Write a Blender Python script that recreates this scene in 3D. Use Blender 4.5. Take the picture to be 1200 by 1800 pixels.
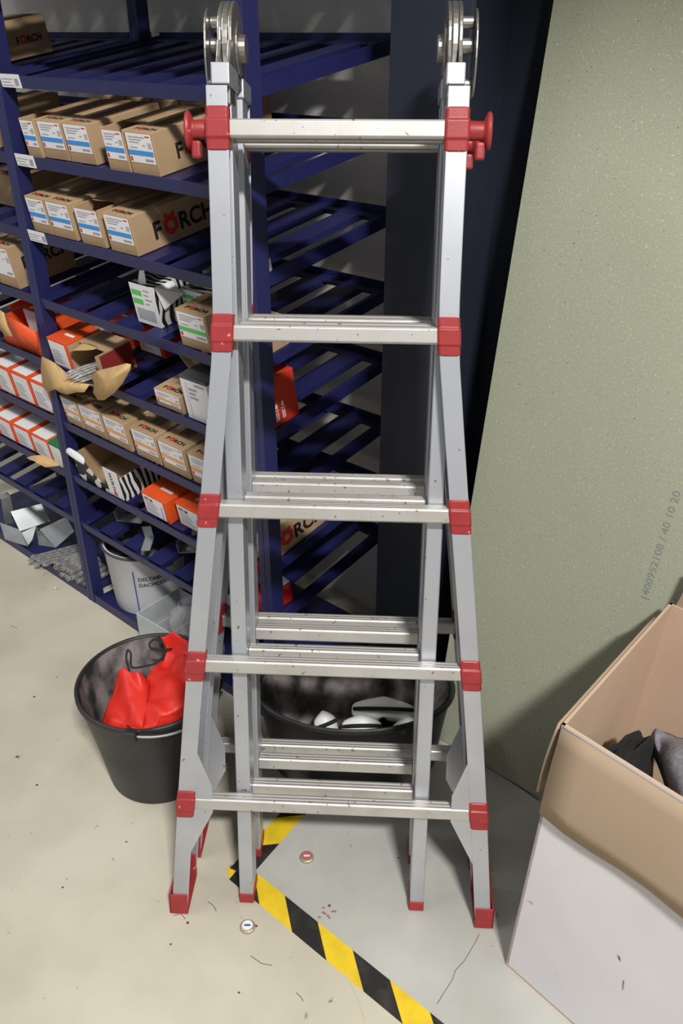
import bpy, bmesh, math, random
from mathutils import Vector, Matrix, noise
random.seed(7)
SC = bpy.context.scene
for o in list(bpy.data.objects): bpy.data.objects.remove(o, do_unlink=True)
COL = SC.collection

# ------------------------------------------------------------------ camera
F_PX, PITCH, CAM_H = 1465.7, 0.5238, 1.4556
cam_d = bpy.data.cameras.new('camera'); cam = bpy.data.objects.new('camera', cam_d); COL.objects.link(cam)
cam_d.sensor_fit = 'VERTICAL'; cam_d.sensor_height = 36.0; cam_d.lens = 36.0 * F_PX / 1800.0
cam_d.clip_start = 0.02; cam_d.clip_end = 60
cam.location = (0, 0, CAM_H); cam.rotation_euler = (math.pi / 2 - PITCH, 0, 0)
SC.camera = cam
# ------------------------------------------------------------------ world and lamps
w = bpy.data.worlds.new('hall_ambient'); SC.world = w; w.use_nodes = True
bg = w.node_tree.nodes['Background']; bg.inputs[0].default_value = (0.93, 0.95, 1.0, 1); bg.inputs[1].default_value = 0.31
def area(name, loc, target, sx, sy, power, col):
    d = bpy.data.lights.new(name, 'AREA'); d.shape = 'RECTANGLE'; d.size = sx; d.size_y = sy; d.energy = power; d.color = col
    o = bpy.data.objects.new(name, d); COL.objects.link(o); o.location = loc
    o.rotation_euler = (Vector(target) - Vector(loc)).to_track_quat('-Z', 'Y').to_euler(); return o
area('hall_lamp', (0.75, -1.7, 3.9), (0.0, 1.3, 0.4), 0.5, 0.2, 235, (1.0, 0.97, 0.93))
area('hall_lamp', (-3.2, 1.4, 4.3), (-0.6, 1.5, 0.4), 2.5, 0.5, 55, (1.0, 0.96, 0.9))
SC.view_settings.view_transform = 'Standard'; SC.view_settings.look = 'None'
SC.view_settings.gamma = 1.0; SC.view_settings.use_curve_mapping = False; SC.view_settings.exposure = 0.0

# ------------------------------------------------------------------ geometry frames
TH = math.radians(-41.4)
EX = Vector((math.cos(TH), math.sin(TH), 0)); NX = Vector((-math.sin(TH), math.cos(TH), 0)); ZX = Vector((0, 0, 1))
def ray(x, y):
    c, s = math.cos(PITCH), math.sin(PITCH); a = (x - 600) / F_PX; b = (900 - y) / F_PX
    return Vector((a, c + b * s, -s + b * c))
def ground(x, y, z=0.0):
    d = ray(x, y); return Vector((0, 0, CAM_H)) + d * ((z - CAM_H) / d.z)
P0 = ground(165, 1058)
def rackp(e, n, z): return P0 + EX * e + NX * n + ZX * z
AL = math.atan(0.163)
GX = NX * math.cos(AL) + ZX * math.sin(AL); MX = ZX * math.cos(AL) - NX * math.sin(AL)
def frame(o, x, y, z):
    return Matrix(((x.x, y.x, z.x, o.x), (x.y, y.y, z.y, o.y), (x.z, y.z, z.z, o.z), (0, 0, 0, 1)))

# ------------------------------------------------------------------ materials
def lin(c):
    return tuple((v / 12.92 if v <= 0.04045 else ((v + 0.055) / 1.055) ** 2.4) for v in [k / 255 for k in c]) + (1,)
MATS = {}
def mat(name, col, rough=0.5, metal=0.0, col2=None, scale=20.0, detail=4.0, lo=0.35, hi=0.65, bump=0.0, bscale=None, spec=0.5, stretch=None, trans=0.0, alpha=1.0, rough2=None):
    if name in MATS: return MATS[name]
    m = bpy.data.materials.new(name); m.use_nodes = True; nt = m.node_tree; b = nt.nodes['Principled BSDF']
    b.inputs['Base Color'].default_value = lin(col); b.inputs['Roughness'].default_value = rough; b.inputs['Metallic'].default_value = metal
    b.inputs['Specular IOR Level'].default_value = spec
    if trans: b.inputs['Transmission Weight'].default_value = trans
    if alpha < 1: b.inputs['Alpha'].default_value = alpha
    if col2 or bump or rough2:
        tc = nt.nodes.new('ShaderNodeTexCoord'); mp = nt.nodes.new('ShaderNodeMapping')
        nt.links.new(tc.outputs['Object'], mp.inputs[0])
        if stretch: mp.inputs['Scale'].default_value = stretch
        nz = nt.nodes.new('ShaderNodeTexNoise'); nz.inputs['Scale'].default_value = scale; nz.inputs['Detail'].default_value = detail
        nt.links.new(mp.outputs[0], nz.inputs['Vector'])
        if col2:
            r = nt.nodes.new('ShaderNodeValToRGB'); r.color_ramp.elements[0].position = lo; r.color_ramp.elements[1].position = hi
            r.color_ramp.elements[0].color = lin(col); r.color_ramp.elements[1].color = lin(col2)
            nt.links.new(nz.outputs['Fac'], r.inputs[0]); nt.links.new(r.outputs[0], b.inputs['Base Color'])
        if rough2 is not None:
            rr = nt.nodes.new('ShaderNodeMapRange'); rr.inputs[1].default_value = lo; rr.inputs[2].default_value = hi
            rr.inputs[3].default_value = rough; rr.inputs[4].default_value = rough2
            nt.links.new(nz.outputs['Fac'], rr.inputs[0]); nt.links.new(rr.outputs[0], b.inputs['Roughness'])
        if bump:
            n2 = nt.nodes.new('ShaderNodeTexNoise'); n2.inputs['Scale'].default_value = bscale or scale; n2.inputs['Detail'].default_value = 3
            nt.links.new(mp.outputs[0], n2.inputs['Vector'])
            bp = nt.nodes.new('ShaderNodeBump'); bp.inputs['Strength'].default_value = bump; bp.inputs['Distance'].default_value = 0.002
            nt.links.new(n2.outputs['Fac'], bp.inputs['Height']); nt.links.new(bp.outputs[0], b.inputs['Normal'])
    MATS[name] = m; return m
def speckle(m, col, scale, thr, inp='Base Color'):
    """adds small specks of a second colour on top of the material's own colour"""
    nt = m.node_tree; b = nt.nodes['Principled BSDF']
    tc = nt.nodes.new('ShaderNodeTexCoord'); nz = nt.nodes.new('ShaderNodeTexNoise'); nz.inputs['Scale'].default_value = scale; nz.inputs['Detail'].default_value = 2
    nt.links.new(tc.outputs['Object'], nz.inputs['Vector'])
    r = nt.nodes.new('ShaderNodeValToRGB'); r.color_ramp.elements[0].position = thr; r.color_ramp.elements[1].position = thr + 0.03
    r.color_ramp.elements[0].color = (0, 0, 0, 1); r.color_ramp.elements[1].color = (1, 1, 1, 1)
    nt.links.new(nz.outputs['Fac'], r.inputs[0])
    mx = nt.nodes.new('ShaderNodeMixRGB'); mx.inputs[2].default_value = lin(col)
    nt.links.new(r.outputs[0], mx.inputs[0])
    if b.inputs[inp].links:
        nt.links.new(b.inputs[inp].links[0].from_socket, mx.inputs[1])
    else: mx.inputs[1].default_value = b.inputs[inp].default_value
    nt.links.new(mx.outputs[0], b.inputs[inp]); return m
ALU = speckle(mat('brushed_aluminium', (196, 200, 208), 0.36, 0.72, (182, 184, 190), 9, 5, 0.3, 0.7, 0.0, 260, rough2=0.48), (126, 120, 114), 90, 0.715)
ALUD = speckle(mat('worn_rung_aluminium', (196, 195, 192), 0.42, 0.6, (180, 177, 172), 14, 6, 0.35, 0.65, 0.03, 200, rough2=0.55), (138, 122, 104), 110, 0.675)
STEEL = mat('hinge_steel', (178, 176, 172), 0.3, 0.9, (150, 146, 140), 30, 4, 0.35, 0.65, rough2=0.45)
REDP = speckle(mat('red_plastic', (152, 46, 48), 0.45, 0, (138, 38, 41), 30, 4, 0.3, 0.7, 0.06, 300), (205, 120, 122), 90, 0.70)
RUBBER = mat('dark_rubber', (92, 90, 88), 0.8)
BLUE = speckle(mat('navy_rack_paint', (33, 36, 84), 0.42, 0.0, (30, 32, 77), 12, 4, 0.3, 0.7, 0.03, 400), (52, 54, 96), 160, 0.745)
COLM = speckle(mat('dark_column_paint', (38, 43, 56), 0.45, 0.0, (34, 39, 51), 5, 4), (120, 124, 130), 60, 0.80)
CARD = mat('brown_cardboard', (172, 146, 114), 0.85, 0, (162, 135, 103), 14, 5, 0.3, 0.7, 0.08, 160, spec=0.2)
CARDT = mat('packing_tape_brown', (140, 114, 88), 0.35, 0, (128, 104, 80), 20, 3)
CARDL = mat('bare_torn_cardboard', (206, 174, 124), 0.9, 0, (190, 158, 110), 22, 5, 0.3, 0.7, 0.2, 120, spec=0.15)
CARDB = mat('big_box_cardboard', (166, 146, 124), 0.85, 0, (159, 139, 117), 6, 5, 0.3, 0.7, 0.06, 60, spec=0.2)
CARDP = mat('box_lining_cardboard', (192, 168, 147), 0.85, 0, (184, 159, 137), 6, 4, 0.3, 0.7, 0.05, 60, spec=0.2)
WHITEB = speckle(mat('white_coated_cardboard', (214, 212, 214), 0.6, 0, (206, 204, 207), 7, 5, 0.3, 0.7, 0.06, 30, spec=0.3), (170, 165, 160), 30, 0.73)
LABEL = mat('label_paper', (222, 222, 226), 0.6)
PRINTG = mat('grey_print', (150, 152, 160), 0.7)
PRINTK = mat('black_print', (28, 28, 32), 0.6)
PRINTR = mat('red_print', (196, 42, 30), 0.6)
PBLUE = mat('blue_print', (58, 140, 212), 0.6); PORNG = mat('orange_print', (226, 160, 96), 0.6); PGREEN = mat('green_print', (92, 190, 92), 0.6)
PDBLUE = mat('dark_blue_print', (50, 80, 140), 0.6)
ORNG = mat('orange_carton', (222, 86, 34), 0.5, 0, (212, 77, 29), 10, 3, 0.3, 0.7)
ORED = mat('red_orange_carton', (196, 56, 30), 0.55, 0, (186, 50, 26), 10, 3)
DRED = mat('dark_red_carton', (130, 40, 34), 0.6, 0, (118, 34, 30), 10, 3)
GREENC = mat('green_carton', (36, 110, 66), 0.6)
DGREY = mat('dark_grey_lid', (70, 70, 72), 0.5, 0, (60, 60, 62), 12, 3)
GALV = mat('galvanised_sheet', (178, 182, 182), 0.42, 0.5, (150, 156, 158), 9, 5, 0.3, 0.7)
BRIGHT = mat('bright_zinc', (196, 196, 194), 0.35, 0.55, (150, 150, 152), 60, 3)
TUB = speckle(mat('black_tub_plastic', (30, 30, 32), 0.5, 0, (46, 46, 48), 7, 6, 0.4, 0.7, 0.05, 30), (92, 90, 90), 22, 0.70)
TUBIN = mat('mortar_stained_plastic', (46, 45, 47), 0.75, 0, (150, 142, 142), 18, 8, 0.38, 0.64, 0.1, 40, stretch=(1, 1, 0.6))
WHITEP = mat('white_pail_plastic', (216, 218, 222), 0.4)
TAR = mat('dark_residue', (40, 40, 42), 0.35, 0, (88, 88, 88), 24, 5, 0.4, 0.7, 0.4, 24)
GREYP = mat('grey_tray_plastic', (186, 190, 192), 0.5, 0, (170, 174, 176), 12, 4)
REDBAG = mat('red_nylon', (214, 44, 32), 0.5, 0, (204, 38, 27), 10, 4, 0.3, 0.7, 0.1, 40)
CORD = mat('black_cord', (26, 26, 28), 0.8)
WIRE = mat('grey_wire', (150, 150, 148), 0.45, 0.5)
FILM = mat('clear_film', (240, 240, 245), 0.12, 0, trans=0.0, alpha=0.2, spec=0.9)
PADW = mat('white_pad', (214, 216, 214), 0.5)
PADK = mat('black_fabric', (22, 22, 24), 0.9)
FELT = mat('grey_felt', (134, 134, 142), 0.95, 0, (108, 108, 116), 120, 4, 0.3, 0.7, 0.5, 300)
YEL = mat('yellow_tape', (224, 192, 36), 0.5, 0, (200, 168, 34), 26, 5, 0.45, 0.8)
BLK = mat('black_tape', (32, 31, 30), 0.5, 0, (70, 66, 62), 22, 6, 0.5, 0.85)
BOARD = speckle(speckle(mat('green_chipboard', (164, 167, 148), 0.85, 0, (152, 156, 136), 260, 3, 0.3, 0.7, 0.2, 500, spec=0.15), (186, 186, 162), 230, 0.635), (104, 104, 86), 200, 0.695)
BEDGE = mat('chipboard_edge', (150, 130, 92), 0.9, 0, (112, 96, 66), 120, 4, 0.3, 0.7, 0.3, 200)
INK = mat('faded_blue_ink', (130, 136, 132), 0.8)
STAIN = mat('brown_stain', (140, 112, 98), 0.8)
STRAW = mat('pale_straw', (206, 198, 160), 0.6)
DIRT = mat('dark_dirt', (70, 66, 60), 0.9)
WALLM = mat('pale_wall_paint', (222, 220, 216), 0.5, 0, (212, 209, 203), 2.5, 4)

def zebra():
    m = bpy.data.materials.new('zebra_print'); m.use_nodes = True; nt = m.node_tree; b = nt.nodes['Principled BSDF']; b.inputs['Roughness'].default_value = 0.5
    tc = nt.nodes.new('ShaderNodeTexCoord'); wv = nt.nodes.new('ShaderNodeTexWave')
    wv.inputs['Scale'].default_value = 20; wv.inputs['Distortion'].default_value = 7.0; wv.inputs['Detail'].default_value = 1.0; wv.inputs['Detail Scale'].default_value = 0.9
    wv.bands_direction = 'Y'
    r = nt.nodes.new('ShaderNodeValToRGB'); r.color_ramp.interpolation = 'LINEAR'
    r.color_ramp.elements[0].position = 0.46; r.color_ramp.elements[1].position = 0.54
    r.color_ramp.elements[0].color = lin((26, 26, 30)); r.color_ramp.elements[1].color = lin((214, 214, 210))
    nt.links.new(tc.outputs['Object'], wv.inputs['Vector']); nt.links.new(wv.outputs['Fac'], r.inputs[0]); nt.links.new(r.outputs[0], b.inputs['Base Color'])
    return m
ZEBRA = zebra()
def floor_material():
    m = bpy.data.materials.new('painted_concrete'); m.use_nodes = True; nt = m.node_tree; b = nt.nodes['Principled BSDF']
    tc = nt.nodes.new('ShaderNodeTexCoord')
    def nz(scale, det):
        n = nt.nodes.new('ShaderNodeTexNoise'); n.inputs['Scale'].default_value = scale; n.inputs['Detail'].default_value = det
        nt.links.new(tc.outputs['Object'], n.inputs['Vector']); return n
    def ramp(src, a, bb, ca, cb):
        r = nt.nodes.new('ShaderNodeValToRGB'); r.color_ramp.elements[0].position = a; r.color_ramp.elements[1].position = bb
        r.color_ramp.elements[0].color = ca; r.color_ramp.elements[1].color = cb; nt.links.new(src, r.inputs[0]); return r
    # beige paint left of the tape, greyer paint inside the marked bay
    sep = nt.nodes.new('ShaderNodeVectorMath'); sep.operation = 'DOT_PRODUCT'; sep.inputs[1].default_value = (0.617, 0.787, 0)
    nt.links.new(tc.outputs['Object'], sep.inputs[0])
    sub = nt.nodes.new('ShaderNodeMath'); sub.operation = 'SUBTRACT'; sub.inputs[1].default_value = 0.70; nt.links.new(sep.outputs['Value'], sub.inputs[0])
    sp2 = nt.nodes.new('ShaderNodeVectorMath'); sp2.operation = 'DOT_PRODUCT'; sp2.inputs[1].default_value = (0.80, -0.60, 0)
    nt.links.new(tc.outputs['Object'], sp2.inputs[0])
    sb2 = nt.nodes.new('ShaderNodeMath'); sb2.operation = 'ADD'; sb2.inputs[1].default_value = 0.82; nt.links.new(sp2.outputs['Value'], sb2.inputs[0])
    mn = nt.nodes.new('ShaderNodeMath'); mn.operation = 'MINIMUM'; nt.links.new(sub.outputs[0], mn.inputs[0]); nt.links.new(sb2.outputs[0], mn.inputs[1])
    zone = ramp(mn.outputs[0], 0.0, 0.03, lin((198, 193, 176)), lin((182, 182, 176)))
    st = ramp(nz(3.2, 6).outputs['Fac'], 0.36, 0.62, (0.80, 0.79, 0.77, 1), (1, 1, 1, 1))
    mx = nt.nodes.new('ShaderNodeMixRGB'); mx.blend_type = 'MULTIPLY'; mx.inputs[0].default_value = 1
    nt.links.new(zone.outputs[0], mx.inputs[1]); nt.links.new(st.outputs[0], mx.inputs[2])
    sc = ramp(nz(38, 3).outputs['Fac'], 0.70, 0.76, (1, 1, 1, 1), (0.45, 0.42, 0.38, 1))
    mx2 = nt.nodes.new('ShaderNodeMixRGB'); mx2.blend_type = 'MULTIPLY'; mx2.inputs[0].default_value = 1
    nt.links.new(mx.outputs[0], mx2.inputs[1]); nt.links.new(sc.outputs[0], mx2.inputs[2]); nt.links.new(mx2.outputs[0], b.inputs['Base Color'])
    rr = ramp(nz(5, 5).outputs['Fac'], 0.3, 0.7, (0.28, 0.28, 0.28, 1), (0.46, 0.46, 0.46, 1)); nt.links.new(rr.outputs[0], b.inputs['Roughness'])
    b.inputs['Specular IOR Level'].default_value = 0.45
    return m
FLOOR = floor_material()

# ------------------------------------------------------------------ mesh helpers
class MB:
    def __init__(s): s.v = []; s.f = []; s.mi = []; s.cur = 0
    def add(s, vs, fs):
        k = len(s.v); s.v += [tuple(v) for v in vs]; s.f += [tuple(i + k for i in f) for f in fs]; s.mi += [s.cur] * len(fs); return s
    def box(s, a, b):
        (x0, y0, z0), (x1, y1, z1) = a, b
        return s.add([(x0, y0, z0), (x1, y0, z0), (x1, y1, z0), (x0, y1, z0), (x0, y0, z1), (x1, y0, z1), (x1, y1, z1), (x0, y1, z1)],
                     [(0, 3, 2, 1), (4, 5, 6, 7), (0, 1, 5, 4), (1, 2, 6, 5), (2, 3, 7, 6), (3, 0, 4, 7)])
    def loft(s, rings, cap=True, closed=True):
        n = len(rings[0]); k0 = len(s.v); vs = [p for r in rings for p in r]; fs = []
        m = n if closed else n - 1
        for i in range(len(rings) - 1):
            for j in range(m): fs.append((i * n + j, i * n + (j + 1) % n, (i + 1) * n + (j + 1) % n, (i + 1) * n + j))
        if cap and closed: fs.append(tuple(range(n - 1, -1, -1))); fs.append(tuple((len(rings) - 1) * n + j for j in range(n)))
        return s.add(vs, fs)
    def tube(s, pts, r, seg=8, cap=True):
        pts = [Vector(p) for p in pts]; rings = []; up = None
        for i, p in enumerate(pts):
            t = (pts[min(i + 1, len(pts) - 1)] - pts[max(i - 1, 0)]).normalized()
            if up is None: up = t.orthogonal().normalized()
            up = (up - t * up.dot(t)); up = up.normalized() if up.length > 1e-6 else t.orthogonal().normalized()
            sd = t.cross(up); rr = r[i] if isinstance(r, (list, tuple)) else r
            rings.append([p + (up * math.cos(a) + sd * math.sin(a)) * rr for a in [2 * math.pi * k / seg for k in range(seg)]])
        return s.loft(rings, cap)
    def prism(s, poly, axis, a, b):
        """poly: 2-D outline in the two other axes, extruded along axis from a to b"""
        def mk(p, t):
            return (t, p[0], p[1]) if axis == 0 else ((p[0], t, p[1]) if axis == 1 else (p[0], p[1], t))
        return s.loft([[mk(p, a) for p in poly], [mk(p, b) for p in poly]])
    def obj(s, name, m, parent=None, smooth=False, bevel=0.0, seg=2, solid=0.0, subsurf=0):
        me = bpy.data.meshes.new(name); me.from_pydata(s.v, [], s.f); me.update()
        b = bmesh.new(); b.from_mesh(me); bmesh.ops.recalc_face_normals(b, faces=b.faces); b.to_mesh(me); b.free()
        o = bpy.data.objects.new(name, me); COL.objects.link(o)
        for mm in (m if isinstance(m, (list, tuple)) else [m]): me.materials.append(mm)
        if isinstance(m, (list, tuple)):
            for p, i in zip(me.polygons, s.mi): p.material_index = i
        if smooth:
            for p in me.polygons: p.use_smooth = True
        if parent: o.parent = parent
        if solid:
            md = o.modifiers.new('thickness', 'SOLIDIFY'); md.thickness = solid; md.offset = 0
        if subsurf:
            md = o.modifiers.new('smooth', 'SUBSURF'); md.levels = subsurf; md.render_levels = subsurf
        if bevel:
            md = o.modifiers.new('edge', 'BEVEL'); md.width = bevel; md.segments = seg; md.limit_method = 'ANGLE'; md.angle_limit = 0.6
        return o
def tag(o, label, cat, group=None, kind=None):
    if label: o['label'] = label
    if cat: o['category'] = cat
    if group: o['group'] = group
    if kind: o['kind'] = kind
    return o
def thing(name, label, cat, M=None, group=None):
    o = bpy.data.objects.new(name, None); o.empty_display_size = 0.05; COL.objects.link(o)
    if M is not None: o.matrix_world = M
    return tag(o, label, cat, group)
def circle(cx, cy, rx, ry=None, n=24, a0=0, a1=2 * math.pi):
    ry = ry or rx; full = abs(a1 - a0 - 2 * math.pi) < 1e-6
    return [(cx + rx * math.cos(a0 + (a1 - a0) * k / (n if full else n - 1)), cy + ry * math.sin(a0 + (a1 - a0) * k / (n if full else n - 1))) for k in range(n)]
TXT = {}
def text_geo(s, bold=0.0):
    """(verts, faces, width) of the words set in the built-in typeface, unit size"""
    if (s, bold) in TXT: return TXT[(s, bold)]
    cu = bpy.data.curves.new('lettering_source', 'FONT'); cu.body = s; cu.size = 1.0; cu.offset = bold; cu.resolution_u = 3
    o = bpy.data.objects.new('lettering_source', cu); COL.objects.link(o); bpy.context.view_layer.update()
    me = o.evaluated_get(bpy.context.evaluated_depsgraph_get()).to_mesh()
    vs = [v.co.copy() for v in me.vertices]; fs = [tuple(p.vertices) for p in me.polygons]
    wd = max([v.x for v in vs] + [0])
    bpy.data.objects.remove(o, do_unlink=True); bpy.data.curves.remove(cu)
    TXT[(s, bold)] = (vs, fs, wd); return TXT[(s, bold)]
def put_text(mb, s, o, ux, uy, size, bold=0.0, fit=None):
    vs, fs, wd = text_geo(s, bold); sx = size if fit is None else fit / wd
    mb.add([o + ux * (v.x * sx) + uy * (v.y * size) for v in vs], fs); return wd * sx
def logo(parent, o, ux, uy, nrm, size):
    """block capitals F-RCH around a red hexagonal nut, flat print on a carton"""
    o = o + nrm * 0.0006; k = MB(); x = 0.0
    put_text(k, 'F', o, ux, uy, size, 0.03); x = size * 0.56
    r = MB(); c = o + ux * (x + size * 0.44) + uy * (size * 0.35)
    ang = [math.pi / 6 + i * math.pi / 3 for i in range(6)]
    outer = [c + (ux * math.cos(a) + uy * math.sin(a)) * size * 0.44 for a in ang]
    inner = [c + (ux * math.cos(a) + uy * math.sin(a)) * size * 0.2 for a in ang]
    r.add(outer + inner, [(i, (i + 1) % 6, 6 + (i + 1) % 6, 6 + i) for i in range(6)])
    for sx in (-0.2, 0.2):
        q = c + ux * (sx * size) + uy * (size * 0.42)
        r.add([q + ux * (a * size * 0.09) + uy * (b * size * 0.09) for a, b in ((-1, -1), (1, -1), (1, 1), (-1, 1))], [(0, 1, 2, 3)])
    put_text(k, 'RCH', o + ux * (size * 1.44), ux, uy, size, 0.03)
    k.obj('lettering', PRINTK, parent); r.obj('printed_hexagon', PRINTR, parent)
def quad(mb, o, ux, uy, x0, y0, x1, y1):
    mb.add([o + ux * x0 + uy * y0, o + ux * x1 + uy * y0, o + ux * x1 + uy * y1, o + ux * x0 + uy * y1], [(0, 1, 2, 3)])

# ------------------------------------------------------------------ structure: floor, wall, column
def struct(o): o['kind'] = 'structure'; return o
fl = struct(MB().box((-4, -3, -0.05), (5, 5, 0.0)).obj('floor', FLOOR))
wl = MB(); WD = 0.52
wq = [rackp(-4, WD, 0), rackp(3.2, WD, 0), rackp(3.2, WD + 0.12, 0), rackp(-4, WD + 0.12, 0)]
wl.loft([wq, [p + ZX * 4.2 for p in wq]])
wall = struct(wl.obj('wall_back', WALLM))
dq = [rackp(-4, -0.54, 2.5), rackp(3.2, -0.54, 2.5), rackp(3.2, WD, 2.5), rackp(-4, WD, 2.5)]
dk = MB(); dk.loft([dq, [p + ZX * 0.14 for p in dq]]); struct(dk.obj('shadow_deck', WALLM))  # unseen overhead deck, added to cast the shadow line on the board
# hairline crack and stain of the floor
cr = MB()
def strip(mb, pts, wd, z):
    L = []; R = []
    for i, p in enumerate(pts):
        t = (Vector(pts[min(i + 1, len(pts) - 1)]) - Vector(pts[max(i - 1, 0)])).normalized(); s = Vector((-t.y, t.x, 0))
        L.append(Vector(p) + s * wd / 2 + ZX * z); R.append(Vector(p) - s * wd / 2 + ZX * z)
    n = len(pts); mb.add(L + R, [(i, i + 1, n + i + 1, n + i) for i in range(n - 1)])
strip(cr, [ground(*q) for q in ((842, 1642), (833, 1660), (826, 1672), (815, 1690), (800, 1706), (795, 1722), (780, 1745), (768, 1765))], 0.0009, 0.0004)
strip(cr, [ground(*q) for q in ((866, 1352), (905, 1378), (948, 1408))], 0.003, 0.0004)
strip(cr, [ground(*q) for q in ((320, 1095), (292, 1110), (298, 1140), (275, 1165))], 0.0012, 0.0004)
cr.obj('crack', DIRT, fl)
def smear(px, py, rx, ry, seed, m, name):
    c = ground(px, py); n = 26; mb = MB(); pts = [(c.x + rx * math.cos(a) * (0.6 + 0.8 * abs(noise.noise(Vector((math.cos(a) * 2, math.sin(a) * 2, seed))))), c.y + ry * math.sin(a) * (0.6 + 0.8 * abs(noise.noise(Vector((math.sin(a) * 2, math.cos(a) * 2, seed + 4))))), 0.0004) for a in [2 * math.pi * k / n for k in range(n)]]
    mb.add(pts, [tuple(range(n))]); mb.obj(name, m, fl)
random.seed(3)
for k in range(10): smear(575 + random.uniform(-14, 14), 1603 + random.uniform(-14, 14), 0.004, 0.003, k, STAIN, 'stain')
for px, py, r in ((330, 1622, .004), (300, 1660, .003), (450, 1628, .004), (222, 1480, .003), (60, 1225, .004), (100, 1190, .003), (30, 1330, .004), (65, 1380, .004), (700, 1508, .003), (845, 1580, .006), (420, 1745, .003), (110, 1560, .003)): smear(px, py, r, r * 0.8, px, DIRT, 'dirt_speck')
sc_ = MB()
for q in (((440, 1680), (460, 1694), (478, 1697)), ((520, 1745), (528, 1752), (533, 1760)), ((305, 1610), (318, 1606), (326, 1616)), ((365, 1585), (375, 1592), (380, 1602)), ((18, 1100), (30, 1104))): strip(sc_, [ground(*p) for p in q], 0.0012, 0.0004)
sc_.obj('scuff_mark', DIRT, fl)

# IPE column: front flange, rear flange and web
cA = Vector((0.081, 1.60, 0))
def colbox(name, e0, e1, n0, n1, par):
    c = MB(); q = [cA + EX * a + NX * b for a, b in ((e0, n0), (e1, n0), (e1, n1), (e0, n1))]
    c.loft([q, [p + ZX * 2.5 for p in q]]); return c.obj(name, COLM, par, bevel=0.0015)
ct = thing('steel_column', 'dark navy painted steel I-beam column between the rack and the green board', 'column')
colbox('flange', 0.0, 0.16, 0.0, 0.011, ct); colbox('flange', 0.0, 0.16, 0.239, 0.25, ct); colbox('web', 0.075, 0.083, 0.011, 0.239, ct)

# ------------------------------------------------------------------ green board leaning against the wall
bM = (ground(862, 1350) + ground(950, 1410)) / 2; ba = math.radians(7.4)
bv = NX * math.sin(ba) + ZX * math.cos(ba); bn = NX * math.cos(ba) - ZX * math.sin(ba)
BH = 2.03; BW = 1.25
bt = thing('chipboard_panel', 'large green chipboard panel leaning against the wall beside the column', 'board', frame(bM + EX * -0.225 + ZX * 0.0029, EX, bn, bv))
b = MB(); b.box((0, 0, 0), (BW, 0.022, BH)); o = b.obj('panel', [BOARD, BEDGE], bt, bevel=0.0008, seg=1)
for p in o.data.polygons:
    if abs(p.normal.y) < 0.5: p.material_index = 1
ink = MB()
def onboard(x, y):
    O = bM; d = ray(x, y); t = (O - Vector((0, 0, CAM_H))).dot(bn) / d.dot(bn); q = Vector((0, 0, CAM_H)) + d * t - (bM + EX * -0.225)
    return Vector((q.dot(EX), -0.0006, q.dot(bv)))
pa, pb = onboard(1136, 1060), onboard(1196, 868)
ux = (pb - pa).normalized(); uy = Vector((0, 1, 0)).cross(ux) * 1.0; uy = -uy if uy.x > 0 else uy
put_text(ink, '1400952108 / 40 10 20', pa, ux, uy, 0.019, 0.0, fit=(pb - pa).length)
ink.obj('ink_stamp', INK, bt)

# ------------------------------------------------------------------ slotted rack
rack = thing('shelving_rack', 'navy blue steel rack with sloping slatted shelves full of small cartons', 'rack', frame(P0, EX, NX, ZX))
LEVELS = [1.70, 1.545, 1.375, 1.22, 1.058, 0.90, 0.738, 0.58, 0.423, 0.277]
RD = 0.44
def post(e, n):
    p = MB(); p.loft([[(e, n, 0), (e + 0.016, n, 0), (e + 0.0165, n + 0.002, 0), (e + 0.0185, n + 0.002, 0), (e + 0.019, n, 0), (e + 0.035, n, 0), (e + 0.035, n + 0.035, 0), (e, n + 0.035, 0)],
            [(e, n, 1.95), (e + 0.016, n, 1.95), (e + 0.0165, n + 0.002, 1.95), (e + 0.0185, n + 0.002, 1.95), (e + 0.019, n, 1.95), (e + 0.035, n, 1.95), (e + 0.035, n + 0.035, 1.95), (e, n + 0.035, 1.95)]])
    return p.obj('post', BLUE, rack, bevel=0.0015)
for e in (-0.791, -0.028, 0.735):
    post(e, -0.002); post(e if e < 0.5 else 0.7665, 0.37)
sl = MB(); SLW = 0.055
sl.loft([[(x, 0.012, z) for x, z in ((0, 0), (0, 0.014), (SLW, 0.014), (SLW, 0), (SLW - 0.003, 0), (SLW - 0.003, 0.011), (0.003, 0.011), (0.003, 0))],
         [(x, RD - 0.012, z) for x, z in ((0, 0), (0, 0.014), (SLW, 0.014), (SLW, 0), (SLW - 0.003, 0), (SLW - 0.003, 0.011), (0.003, 0.011), (0.003, 0))]])
slat0 = None
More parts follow.
